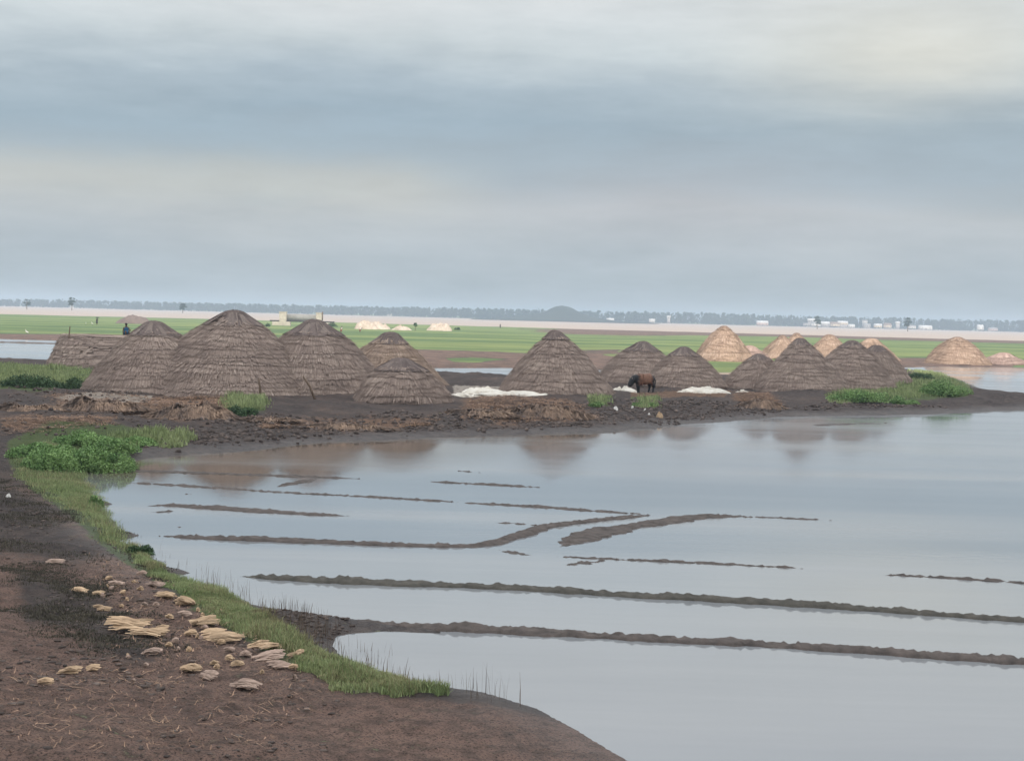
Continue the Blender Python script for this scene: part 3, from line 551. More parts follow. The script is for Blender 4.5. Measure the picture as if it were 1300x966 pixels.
def straw_pile(px, by, w, hpx, depth, label, seed, n=1600):
    p = GP(px, by); d = math.hypot(p[0], p[1]); Rr = (w/2)*d/F*1.12; Hm = 0.58*hpx*d/F; r_ = np.random.default_rng(seed); Dy = Rr*depth; cx, cy = p[0], p[1]+Dy
    zb = hz(cx, cy); ns, nh = 56, 16
    def surf(X_, Y_):
        T = np.hypot(X_/Rr, Y_/Dy); return Hm*np.clip(1-T**2.6, -0.2, 1)*(1+1.1*fbm(X_*1.1+seed, Y_*1.1, 4, seed))+0.06*fbm(X_*4, Y_*4, 3, seed+3)-0.02
    A, T = np.meshgrid(np.linspace(0, 2*np.pi, ns, endpoint=False), np.linspace(0.01, 1.05, nh)); k1 = 1+0.25*fbm(np.cos(A)*2+seed, np.sin(A)*2, 3, seed+1)
    X_ = Rr*T*np.cos(A)*k1; Y_ = Dy*T*np.sin(A)*k1; Z_ = np.where(T > 1.0, -0.3, surf(X_, Y_)); I = np.arange(ns*nh).reshape(nh, ns)
    Vs = [np.stack([X_, Y_, Z_], -1).reshape(-1, 3)]; Fs = [np.stack([I[:-1], np.roll(I, -1, 1)[:-1], np.roll(I, -1, 1)[1:], I[1:]], -1).reshape(-1, 4)]; R_ = [np.full(ns*nh, 0.35)]
    a = r_.random(n)*6.283; t = np.sqrt(r_.random(n))*0.98; x0 = Rr*t*np.cos(a); y0 = Dy*t*np.sin(a); f = a+(r_.random(n)-0.5)*1.8; L = 0.2+0.5*r_.random(n); seg = []
    for q in (0, 0.5, 1):
        x = x0+np.cos(f)*L*q; y_ = y0+np.sin(f)*L*q; z = surf(x, y_)+0.03+0.10*r_.random(n)*(q > 0)
        for sg in (-1, 1): seg.append(np.stack([x-np.sin(f)*0.02*sg, y_+np.cos(f)*0.02*sg, z], -1))
    Vs.append(np.stack(seg, 1).reshape(-1, 3)); q = np.array([[0, 1, 3, 2], [2, 3, 5, 4]]); Fs.append((q[None]+np.arange(n)[:, None, None]*6).reshape(-1, 4)+ns*nh); R_.append(np.repeat(0.4+0.6*r_.random(n), 6))
    o = mk('straw_pile', np.concatenate(Vs), Fs, PILEM, attrs=dict(rnd=np.concatenate(R_))); o.location = (cx, cy, zb); return tag(o, label, 'straw pile', 'piles of old straw and mud on the shore')
straw_pile(238, 530, 104, 22, 0.5, 'broad rusty straw pile in front of the large left heap', 701, 2600)
straw_pile(120, 524, 110, 16, 0.4, 'low dark straw pile with pale crust at the left shore', 702, 2200)
straw_pile(30, 522, 90, 14, 0.4, 'low muddy straw pile at the left edge behind the leafy bend', 703, 1500)
straw_pile(690, 533, 120, 22, 0.4, 'long brown straw pile at the shore below the salt strip', 704, 2600)
straw_pile(610, 528, 90, 12, 0.4, 'dark low straw pile left of the long brown one', 705, 1500)
straw_pile(966, 520, 56, 16, 0.5, 'small tan straw pile before the right-hand cluster', 706, 1300)
straw_pile(430, 546, 120, 8, 0.3, 'flat rusty straw pile at the shore below the small front heap', 707, 1600)
straw_pile(340, 530, 60, 8, 0.4, 'small straw pile right of the green bush in the gap', 708, 700)
# ------------------------------------------------------------------ slabs along the path
def slab(px, py, w, hpx, n, mat, label, seed, rot=0.0, group='pale slabs of dried thatch on the path'):
    r_ = np.random.default_rng(seed); p = GP(px, py); d = math.hypot(p[0], p[1]); L = w*d/F
    Vs = []; Fs = []; R = []; off = 0
    for k in range(n+1):
        l = L*(0.55+0.5*r_.random()); wd = l*(0.30+0.25*r_.random()); a = rot+(r_.random()-0.5)*0.7; ox, oy = (r_.random(2)-0.5)*L*np.array([0.55, 0.6])*(n > 1)
        m_ = int(26+60*min(l, 1)); tone = r_.random()*0.6; z0 = 0.015+k*0.018
        yy = (r_.random(m_)-0.5)*wd; ln_ = l*(0.45+0.5*r_.random(m_)); x0 = (r_.random(m_)-0.5)*l*0.35; da = (r_.random(m_)-0.5)*0.22; zb = z0+0.03*(1-(2*yy/wd)**2)*(0.4+0.6*r_.random(m_)); arch = 0.05*l*r_.random(m_); w_ = 0.022+0.03*r_.random(m_)
        seg = []
        for t in (-1, -0.5, 0, 0.5, 1):
            cx = x0+t*ln_/2; cy = yy+np.sin(da)*t*ln_/2; cz = zb+arch*(1-t*t)-0.012*abs(t); ww = w_*(1-0.45*t*t)
            for sg in (-1, 1): seg.append(np.stack([cx, cy+sg*ww/2, cz+sg*0.006*(r_.random(m_)-0.2)], -1))
        VV = np.stack(seg, 1).reshape(-1, 3); Rm = np.array([[math.cos(a), -math.sin(a)], [math.sin(a), math.cos(a)]]); VV[:, :2] = VV[:, :2]@Rm.T+[ox, oy]
        tl = 0.12+r_.random()*0.25; VV[:, 2] += np.maximum((VV[:, 1]-oy)*tl+tl*wd*0.5, 0)
        q = np.array([[2*i, 2*i+2, 2*i+3, 2*i+1] for i in range(4)]); Vs.append(VV); Fs.append((q[None]+np.arange(m_)[:, None, None]*10).reshape(-1, 4)+off); off += len(VV)
        R.append(np.repeat(np.clip(tone+0.5*r_.random(m_)-0.05, 0, 1), 10))
    o = mk('dried_thatch_piece', np.concatenate(Vs), Fs, mat, attrs=dict(rnd=np.concatenate(R))); o.location = (p[0], p[1], p[2]+0.01)
    return tag(o, label, 'thatch piece', group)
big = [(262, 793, 30, 3, SLAB, 'thick block of golden dried thatch at the grass edge, upper of three', 0.1), (280, 804, 46, 2, SLAB, 'long golden thatch slab lying across the middle of the stack by the grass', 0.0), (286, 816, 38, 4, SLAB, 'cluster of golden slabs with a curled end below the long one', 0.1),
 (334, 825, 36, 3, SLAB, 'pale slab tilted up to the right beside the grass', 0.45), (348, 838, 36, 2, SLABP, 'grey pink slab pointing up right near the green bank', 0.5), (374, 835, 22, 2, SLAB, 'tan chunk with upright end at the foot of the grass', 0.7), (356, 848, 24, 2, SLABP, 'rosy slab lowest of the group by the grass', 0.1),
 (243, 855, 22, 2, SLAB, 'bent tan piece standing like a roof near the bottom of the path', 0.3), (264, 862, 20, 2, SLABP, 'pinkish piece right of the roof-shaped bit', -0.4), (310, 872, 34, 2, SLABP, 'long pink slab at the bottom of the path', -0.15),
 (165, 800, 42, 3, SLAB, 'golden slab in the middle of the path left of the grass stack', 0.05), (192, 808, 40, 2, SLAB, 'long narrow golden slab just below the mid-path one', 0.0), (200, 830, 30, 2, SLABP, 'flat brown-pink slab below the long narrow golden one', 0.05),
 (103, 752, 22, 2, SLAB, 'cream slab higher up the path beside the dark weeds', 0.0), (122, 757, 16, 2, SLAB, 'small yellow slab right of the cream one up the path', 0.1), (130, 775, 18, 2, SLAB, 'yellow slab lying alone below the small yellow one', 0.1),
 (148, 743, 22, 1, SLABP, 'rounded grey stone-like piece up the path', 0.2), (235, 766, 22, 2, SLAB, 'string of tan pieces close under the upper grass, right end', -0.4), (215, 757, 22, 2, SLAB, 'string of tan pieces close under the upper grass, left end', -0.2), (200, 745, 20, 2, SLABP, 'pink flat pieces at the top of the path by the grass', -0.1),
 (86, 856, 26, 2, SLAB, 'curled pale piece near the bottom left of the path', 0.2), (118, 852, 16, 1, SLAB, 'small pale piece right of the curled one', 0.2), (58, 868, 20, 1, SLAB, 'small pale piece at the bottom left corner', 0.0), (180, 730, 14, 1, SLABP, 'reddish lump at the top of the path by the grass', 0.3), (70, 714, 22, 1, SLABP, 'faint tan slab farthest up the path at left', 0.0)]
for i_, (px, py, w, n, mt, lb, r0) in enumerate(big): slab(px, py, w, 8, n, mt, lb, 100+i_, r0)
small = inpoly_px([(110, 700), (230, 745), (300, 815), (400, 870), (80, 872), (150, 830), (120, 770), (60, 720)], 26)
for i_, (px, py) in enumerate(small): slab(px, py, 4+5*rng.random(), 4, 1, SLAB if i_ % 2 else SLABP, 'tiny pale crumb of dried thatch lying on the brown path', 200+i_, rng.random()*3, 'tiny thatch crumbs on the path')
strip = inpoly_px([(170, 735), (235, 752), (300, 812), (385, 850), (380, 866), (250, 850), (180, 800)], 24)
for i_, (px, py) in enumerate(strip): slab(px, py, 9+9*rng.random(), 4, 1, SLAB if i_ % 3 else SLABP, 'small flat scrap of dried thatch among the larger slabs beside the bank grass', 260+i_, (rng.random()-0.5)*0.8, 'small thatch scraps in a strip beside the grass')
# pale lumps by the shore
for i_, (px, py, w, mt, lb) in enumerate([(782, 518, 7, WHITEW, 'round white stone on the dark mud below the cow'), (819, 525, 4, WHITEW, 'small white stone, left of a close pair on the mud'), (824, 526, 3.5, WHITEW, 'small white stone, right of a close pair on the mud'), (838, 532, 10, SLAB, 'orange brown lump on the mud by the water'), (803, 518, 3, WHITEW, 'tiny white pebble below the cow'), (256, 534, 6, SLABP, 'pink stone on the shore below the left heap'), (390, 541, 6, SLABP, 'pink stone on the rusty straw at the shore'), (10, 631, 6, WHITEW, 'white pebble on the dark path at the left edge'), (186, 494, 8, WHITEW, 'pale stone at the foot of the large left heap')]):
    mound('stone', px, py, w, w*0.6, 0.8, mt, lb, 'stone', 'pale stones on the shore', 300+i_, 0.3)
# ------------------------------------------------------------------ bushes
def leafcloud(lobes, n, size, mat, name, parent=None, seed=0, up_=0.5):
    r_ = np.random.default_rng(seed); lobes = np.array(lobes, dtype=float)   # x,y,z,rx,ry,rz
    wts = (lobes[:, 3]*lobes[:, 4]*lobes[:, 5])**0.7; ix = r_.choice(len(lobes), n, p=wts/wts.sum())
    d = r_.normal(size=(n, 3)); d /= np.linalg.norm(d, axis=1)[:, None]; d[:, 2] = np.abs(d[:, 2])*0.9+0.02*0
    rr = (0.45+0.6*r_.random(n)**0.6)[:, None]
    c = lobes[ix, :3]+d*lobes[ix, 3:]*rr
    k = fbm(c[:, 0]/size/7+seed, c[:, 1]/size/7+c[:, 2]/size/5, 3, seed) > -0.38; c = c[k]; n = len(c)
    a = r_.normal(size=(n, 3)); a /= np.linalg.norm(a, axis=1)[:, None]; b_ = r_.normal(size=(n, 3)); b_ -= a*(a*b_).sum(1)[:, None]; b_ /= np.linalg.norm(b_, axis=1)[:, None]
    s = size*(0.5+r_.random(n))[:, None]
    VV = np.stack([c-a*s*0.6, c-b_*s*0.3, c+a*s*0.6, c+b_*s*0.3], 1).reshape(-1, 3)
    return mk(name, VV, np.arange(n*4).reshape(n, 4), mat, parent, attrs=dict(rnd=np.repeat(r_.random(n), 4)))
def bush(px, by, w, hpx, mat, label, seed, n=1800, leaf=0.09, group=None, depth=0.7):
    p = GP(px, by); d = math.hypot(p[0], p[1]); W = w*d/F; Hb = hpx*d/F*0.9
    r_ = np.random.default_rng(seed); cy = W*0.5*depth*0.5
    root = empty('bush', (p[0], p[1]+cy, hz(p[0], p[1]+cy)-0.05), 0, label, 'bush', group)
    lobes = []
    for k in range(9):
        u = (r_.random()-0.5)*0.75; v = (r_.random()-0.5)*0.7*depth; s = 0.18+0.14*r_.random()
        lobes.append((u*W, v*W, 0.05, W*s, W*s*depth, Hb*(0.55+0.45*r_.random())*(1-0.8*abs(u))))
    leafcloud(lobes, int(n*1.7), leaf*0.75, mat, 'foliage', root, seed)
    Vs = []; Fs = []
    for k in range(7):
        u, v = (r_.random(2)-0.5)*np.array([0.6*W, 0.3*W]); t = (r_.random(2)-0.5)*0.9*Hb; w_ = 0.012; u = v = 0.0
        b0 = len(Vs)
        for q in range(3): Vs.append((u+w_*math.cos(q*2.09), v+w_*math.sin(q*2.09), -0.05))
        Vs.append((u+t[0], v+t[1], Hb*0.75)); Fs += [(b0, b0+1, b0+3), (b0+1, b0+2, b0+3), (b0+2, b0, b0+3)]
    mk('stems', np.array(Vs), np.array(Fs), STALK, root, attrs=dict(rnd=np.full(len(Vs), 0.5)))
    return root
GB = 'green bushes on the banks'
bush(105, 600, 96, 42, LEAF, 'lush green bush in the near left corner of the pan, largest on the bank', 401, 9000, 0.085, GB, 0.9)
bush(62, 598, 84, 40, LEAF, 'spreading green bush left of the lush one at the bend of the bank', 402, 7000, 0.08, GB, 0.9)
bush(140, 578, 64, 26, LEAF, 'lower green bush right of the lush one at the head of the pan', 403, 4500, 0.08, GB, 0.8)
bush(50, 580, 66, 24, LEAF, 'pale green bush at the left rim of the leafy bend', 418, 4200, 0.085, GB, 0.9)
bush(100, 565, 80, 22, LEAF, 'green bush at the back of the leafy bend, behind the lush one', 419, 4600, 0.09, GB, 0.9)
bush(165, 566, 52, 16, LEAF, 'low bush at the right end of the leafy bend by the head of the pan', 420, 2600, 0.08, GB, 0.9)
bush(122, 641, 18, 26, LEAF, 'small upright dark green bush at the waterline of the bank', 404, 900, 0.07, GB)
bush(178, 704, 32, 20, LEAFD, 'small dark leafy weed bush leaning over the water', 405, 1400, 0.05, GB)
bush(1098, 511, 78, 20, LEAF, 'rounded bright green bush in front of the broad right heap', 406, 4500, 0.13, GB)
bush(1150, 508, 34, 14, LEAF, 'small green bush between the two large ones on the spit', 407, 1800, 0.12, GB)
bush(1196, 504, 60, 26, LEAF, 'large green bush at the tip of the spit', 408, 4500, 0.13, GB)
bush(1170, 484, 40, 12, LEAFD, 'dark low bush behind the tip of the spit', 409, 1600, 0.12, GB)
bush(762, 516, 26, 11, LEAF, 'tuft of green bush on the shore at the left of the cow', 410, 900, 0.1, GB)
bush(820, 516, 34, 12, LEAF, 'tuft of green bush on the shore just below the cow', 411, 1100, 0.1, GB)
bush(308, 526, 46, 20, LEAFD, 'green bush in the gap between the large left heap and the tallest heap', 412, 2200, 0.1, GB)
bush(30, 492, 70, 22, LEAFD, 'dark green bush at the left edge below the far pond', 413, 3500, 0.12, GB)
bush(88, 490, 56, 20, LEAFD, 'dark green bush against the flat-topped heap', 414, 2600, 0.12, GB)
bush(580, 419, 8, 6, LEAFD, 'small dark bush right of the cream salt heap on the field', 415, 400, 0.35, GB)
bush(341, 415, 8, 7, LEAFD, 'dark bush at the left end of the concrete sluice', 416, 400, 0.35, GB)
bush(421, 415, 12, 9, LEAFD, 'dark bush at the right end of the concrete sluice', 417, 600, 0.35, GB)
# ------------------------------------------------------------------ prisms, tubes
def boxm(a, b):
    (x0, y0, z0), (x1, y1, z1) = a, b
    V = [(x0, y0, z0), (x1, y0, z0), (x1, y1, z0), (x0, y1, z0), (x0, y0, z1), (x1, y0, z1), (x1, y1, z1), (x0, y1, z1)]
    return V, [(0, 3, 2, 1), (4, 5, 6, 7), (0, 1, 5, 4), (1, 2, 6, 5), (2, 3, 7, 6), (3, 0, 4, 7)]
def boxes(name, L, mat, parent=None, bevel=0.0):
    Vs = []; Fs = []
    for a, b in L:
        v, f = boxm(a, b); Fs += [tuple(i+len(Vs) for i in q) for q in f]; Vs += v
    o = mk(name, np.array(Vs), np.array(Fs), mat, parent)
    if bevel: md = o.modifiers.new('bevel', 'BEVEL'); md.width = bevel; md.segments = 2
    return o
def tube(name, pts, rad, mat, parent=None, n=8):
    P = [Vector(p) for p in pts]; Vs = []; Fs = []
    for i, p in enumerate(P):
        d = (P[min(i+1, len(P)-1)]-P[max(i-1, 0)]).normalized(); a = d.orthogonal().normalized(); b_ = d.cross(a); r = rad[i] if isinstance(rad, (list, tuple)) else rad
        for k in range(n):
            t = 2*math.pi*k/n; Vs.append(tuple(p+a*math.cos(t)*r+b_*math.sin(t)*r))
    for i in range(len(P)-1):
        for k in range(n): Fs.append((i*n+k, i*n+(k+1) % n, (i+1)*n+(k+1) % n, (i+1)*n+k))
    c0 = len(Vs); Vs.append(tuple(P[0])); Vs.append(tuple(P[-1])); T = []
    for k in range(n): T.append((c0, (k+1) % n, k)); T.append((c0+1, (len(P)-1)*n+k, (len(P)-1)*n+(k+1) % n))
    return mk(name, np.array(Vs), [np.array(Fs), np.array(T)], mat, parent, smooth=True, attrs=dict(rnd=np.full(len(Vs), 0.5)))
# sluice on the field
p = GP(383, 414); D = math.hypot(p[0], p[1]); s = D/F
root = empty('sluice', (p[0], p[1], p[2]-0.1), 0, 'pale concrete sluice with two whitish pillars and a dark deck on the green field', 'sluice')
def X(px): return (px-383)*s
for a_, b_ in ((355, 364), (401, 408)): boxes('pillar', [((X(a_), -0.9, 0), (X(b_), 0.9, 17*s)), ((X(a_)-0.15, -1.05, 17*s+0.002), (X(b_)+0.15, 1.05, 17*s+0.25))], CONC, root, 0.04)
boxes('deck', [((X(343), -0.7, 5.5*s), (X(424), 0.7, 7*s))], DARKO, root, 0.03)
boxes('abutment', [((X(346), -0.8, 0), (X(369), 0.8, 5.4*s))], CONC, root, 0.05); boxes('abutment', [((X(399), -0.8, 0), (X(424), 0.8, 5.4*s))], CONC, root, 0.05)
boxes('gate_panel', [((X(364.5), -0.2, 7.1*s), (X(400.5), 0.1, 15*s))], CONCG, root)
boxes('post', [((X(408.5), -0.15, 8*s), (X(409.6), 0.15, 19*s))], WOOD, root)
# ------------------------------------------------------------------ far shore: wood, hill, palms, houses
def far_pt(px, D):
    d = ray(px, 400); k = D/math.hypot(d[0], d[1]); return d[0]*k, d[1]*k
def treeline_top(px): return np.interp(px, [-400, 0, 90, 160, 300, 500, 650, 800, 900, 1000, 1150, 1300, 1700], [369, 379.5, 380, 382, 385, 389, 391.5, 395, 396.5, 400, 403, 406, 416])
n = 3600; r_ = np.random.default_rng(99); pts = []; rn = []
for i in range(n):
    px = r_.uniform(-420, 1720); D0 = 1375+45*r_.random()+ (200*r_.random() if i % 3 == 0 else 0)
    # distance of the far bank along this bearing
    d = ray(px, 400); dirx, diry = d[0]/math.hypot(d[0], d[1]), d[1]/math.hypot(d[0], d[1])
    by = np.interp(dirx/diry*1400, [q[0] for q in L3[1:-3]], [q[1] for q in L3[1:-3]])
    D = by/diry+13+45*r_.random()+(160*r_.random() if i % 3 == 0 else 0)
    x, y_ = dirx*D, diry*D; top = zat(px, treeline_top(px), D); Ht = max(3.5, (top-1)*(0.80+0.22*r_.random())) if i % 3 else 4.5+2.5*r_.random()
    W = 2.6+3.4*r_.random(); m_ = 60
    q = r_.normal(size=(m_, 3)); q /= np.linalg.norm(q, axis=1)[:, None]; q *= (0.4+0.6*r_.random(m_))[:, None]
    kind = r_.random()
    cz = Ht*0.50; hh_ = Ht*0.50
    if kind > 0.8: cz = Ht*0.86; hh_ = Ht*0.15; W *= 0.85
    c = np.array([x, y_, 1+cz])+q*[W, W, hh_]
    pts.append(c); rn.append(np.full(m_, 0.3+0.5*r_.random()))
    tz = np.linspace(0, cz, 5)[:, None]; pts.append(np.concatenate([np.full((5, 1), x), np.full((5, 1), y_), 1+tz], 1)); rn.append(np.full(5, 0.3))
c = np.concatenate(pts); rn = np.concatenate(rn); m_ = len(c)
a = r_.normal(size=(m_, 3)); a /= np.linalg.norm(a, axis=1)[:, None]; b_ = r_.normal(size=(m_, 3)); b_ /= np.linalg.norm(b_, axis=1)[:, None]; s_ = (0.8+1.2*r_.random(m_))[:, None]
VV = np.stack([c-a*s_, c-b_*s_*0.8, c+a*s_, c+b_*s_*0.8], 1).reshape(-1, 3)
o = mk('far_wood', VV, np.arange(m_*4).reshape(m_, 4), FARLEAF, attrs=dict(rnd=np.repeat(rn, 4))); tag(o, 'hazy blue line of woods on the far river bank', kind='stuff')
# hill
hx, hy = far_pt(712, 2250); hxs = np.linspace(-1, 1, 60); A, B = np.meshgrid(hxs, np.linspace(-1, 1, 24))
pk = zat(712, 384, 2250); shoulder = 0.72*np.exp(-((A+0.38)/0.22)**2)*0.55
Zh = 0.80*(pk-1)*np.maximum(np.exp(-((A-0.02)/0.20)**2)*0.62+np.exp(-(A/0.55)**2)*0.40, 0)*np.exp(-(B/0.5)**2)*(1+0.16*fbm(A*16, B*12, 4, 5))+shoulder*6*np.exp(-(B/0.5)**2)*0.5-0.6*(np.maximum(np.abs(A), np.abs(B)) > 0.97)
HILLM = simple('hill_woods', (0.018, 0.030, 0.026), (0.035, 0.05, 0.038), 0.03, 0.9, 0.5, 2)
V = np.stack([hx+A*125, hy+B*200, 1+Zh], -1).reshape(-1, 3); I = np.arange(A.size).reshape(A.shape)
o = mk('hill', V, np.stack([I[:-1, :-1], I[:-1, 1:], I[1:, 1:], I[1:, :-1]], -1).reshape(-1, 4), HILLM, smooth=True); tag(o, 'low wooded hill rising over the far treeline', kind='structure')
def palm(px, topy, D, label, seed):
    r_ = np.random.default_rng(seed); x, y_ = far_pt(px, D); Hp = zat(px, topy, D)-1.5
    root = empty('tall_tree', (x, y_, 0.9), r_.random()*6, label, 'tree', 'taller trees on the far bank')
    tube('trunk', [(0, 0, 0), (0.2, 0.1, Hp*0.5), (0.1, 0.2, Hp*0.9)], [0.35, 0.28, 0.18], WOOD, root, 6)
    leafcloud([(0.1, 0.2, Hp-0.6, 2.0+r_.random(), 2.2, 2.0), (1.2*r_.random()-0.6, 0, Hp*0.68, 3.0+r_.random(), 3, Hp*0.22), (-1.0, 0, Hp*0.45, 2.4, 2.4, Hp*0.25)], 420, 1.0, FARLEAF, 'crown', root, seed)
for i_, (px, ty, lb) in enumerate([(34, 376, 'tall tree rising over the far wood near the left edge'), (91, 373.5, 'tallest tree on the far bank at left'), (232, 380.5, 'tall tree over the far wood just left of the tallest heap'), (1038, 397, 'tall tree on the far bank in the middle of the village'), (1153, 398.5, 'tall tree on the far bank over the right part of the village')]):
    palm(px, ty+(5.6 if px > 150 else 4.6), 1440, lb, 500+i_)
def house(px, by, w, hpx, wall, roofm, label, seed):
    d = ray(px, 400); dirx, diry = d[0]/math.hypot(d[0], d[1]), d[1]/math.hypot(d[0], d[1])
    by_ = np.interp(dirx/diry*1400, [q[0] for q in L3[1:-3]], [q[1] for q in L3[1:-3]])
    q = G(px, by, 0.6); D = by_/diry+(4 if by > np.interp(px, [0, 650, 1300], [388, 405.7, 421.3])-3.5 else 11); x, y_ = dirx*D, diry*D; s = D/F; W = w*s; zb = zat(px, by, D); Hw = hpx*s*0.8; zb = min(max(zb, 0.9), 9)
    hx_, dp, hw = W/2, W*0.35, Hw*0.55
    root = empty('house', (x, y_, 0.9), 0, label, 'house', 'village houses on the far bank')
    if zb > 2.2:
        boxes('base_storey', [((-hx_*0.9, -dp*0.9, 0), (hx_*0.9, dp*0.9, zb-0.9))], GREYW, root)
    b0 = max(zb-0.9, 0)+0.002
    wl = boxes('wall', [((-hx_, -dp, b0), (hx_, dp, b0+hw))], wall, root)
    e = 0.4; z1 = b0+hw+0.003; z2 = z1+Hw*0.45
    V = [(-hx_-e, -dp-e, z1), (hx_+e, -dp-e, z1), (hx_+e, dp+e, z1), (-hx_-e, dp+e, z1), (-hx_-e, 0, z2), (hx_+e, 0, z2)]
    mk('roof', np.array(V), [np.array([(0, 1, 5, 4), (2, 3, 4, 5), (3, 2, 1, 0)]), np.array([(1, 2, 5), (3, 0, 4)])], roofm, root)
    boxes('door', [((-0.5, -dp-0.06, b0), (0.5, -dp-0.003, b0+min(2, hw*0.8)))], DARKO, root)
    for sx in (-0.62, 0.62): boxes('window', [((sx*hx_-0.45, -dp-0.05, b0+hw*0.4), (sx*hx_+0.45, -dp-0.003, b0+hw*0.75))], DARKO, root)
for i_, h_ in enumerate([(775, 408, 9, 5, WHITEW, ROOFW, 'white shed standing alone on the far bank right of the hill'), (828, 408.5, 7, 4.5, WHITEW, ROOFW, 'small white shed on the far bank, second right of the hill'), (849, 403, 4, 4, WHITEW, ROOFW, 'tiny white house among the far trees'),
 (968, 413.5, 14, 7, PINKW, ROOFW, 'pink walled house with pale roof left of the main village'), (1030, 408, 9, 5, GREYW, ROOFW, 'pale roof high among the trees at the left of the village'), (1024, 413.5, 7, 4, GREYW, ROOFG, 'grey low house at the left end of the village'), (1036, 414, 11, 7, WHITEW, ROOFG, 'white house with grey roof in the village'), (1048, 414, 10, 7, GREYW, ROOFW, 'grey walled house with pale roof in the village centre'),
 (1060, 414.5, 11, 7, CREAMW, ROOFT, 'cream house with brown roof in the village centre'), (1070, 412.5, 12, 6, CREAMW, ROOFW, 'house with the brightest white roof in the village'), (1081, 416, 8, 5, WHITEW, ROOFW, 'low white house right of the brightest roof'), (1098, 408, 6, 5, WHITEW, ROOFG, 'small white house up among trees right of centre'), (1101, 415, 8, 5, GREYW, ROOFG, 'dull grey house between white ones on the right of the village'),
 (1115, 416, 9, 6, CREAMW, ROOFW, 'cream house with pale roof in the right of the village'), (1127, 416, 9, 7, CREAMW, ROOFT, 'orange cream house with brown roof right of the village'), (1140, 411, 5, 4, WHITEW, ROOFW, 'tiny white hut between trees at right'), (1158, 417, 9, 5, WHITEW, ROOFG, 'white house with grey roof near the lone right heap'), (1175, 418, 15, 6, WHITEW, ROOFW, 'long white house above the left slope of the lone right heap'), (1245, 419, 7, 8, WHITEW, ROOFW, 'tall narrow white house right of the lone right heap'), (1261, 420, 10, 5, PINKW, ROOFG, 'pink grey house at the right end of the far bank')]):
    house(*h_, i_)
# ------------------------------------------------------------------ figures
def skin_body(name, verts, edges, radii, mat, parent=None, sub=2, mats=None):
    me = bpy.data.meshes.new(name); me.from_pydata(verts, edges, []); o = bpy.data.objects.new(name, me); COL.objects.link(o)
    o.modifiers.new('skin', 'SKIN'); sv = me.skin_vertices
    if not sv: 
        bm = bmesh.new(); bm.from_mesh(me); bm.verts.layers.skin.verify(); bm.to_mesh(me); bm.free()
    lay = me.skin_vertices[0].data
    for i, r in enumerate(radii): lay[i].radius = (r, r) if not isinstance(r, tuple) else r
    lay[0].use_root = True
    sd = o.modifiers.new('sub', 'SUBSURF'); sd.levels = sub; sd.render_levels = sub
    dg = bpy.context.evaluated_depsgraph_get(); em = bpy.data.meshes.new_from_object(o.evaluated_get(dg)); o.modifiers.clear(); o.data = em
    em.materials.clear()
    for q in (mats or [mat]): em.materials.append(q)
    for pl in em.polygons: pl.use_smooth = True
    if parent: o.parent = parent
    return o
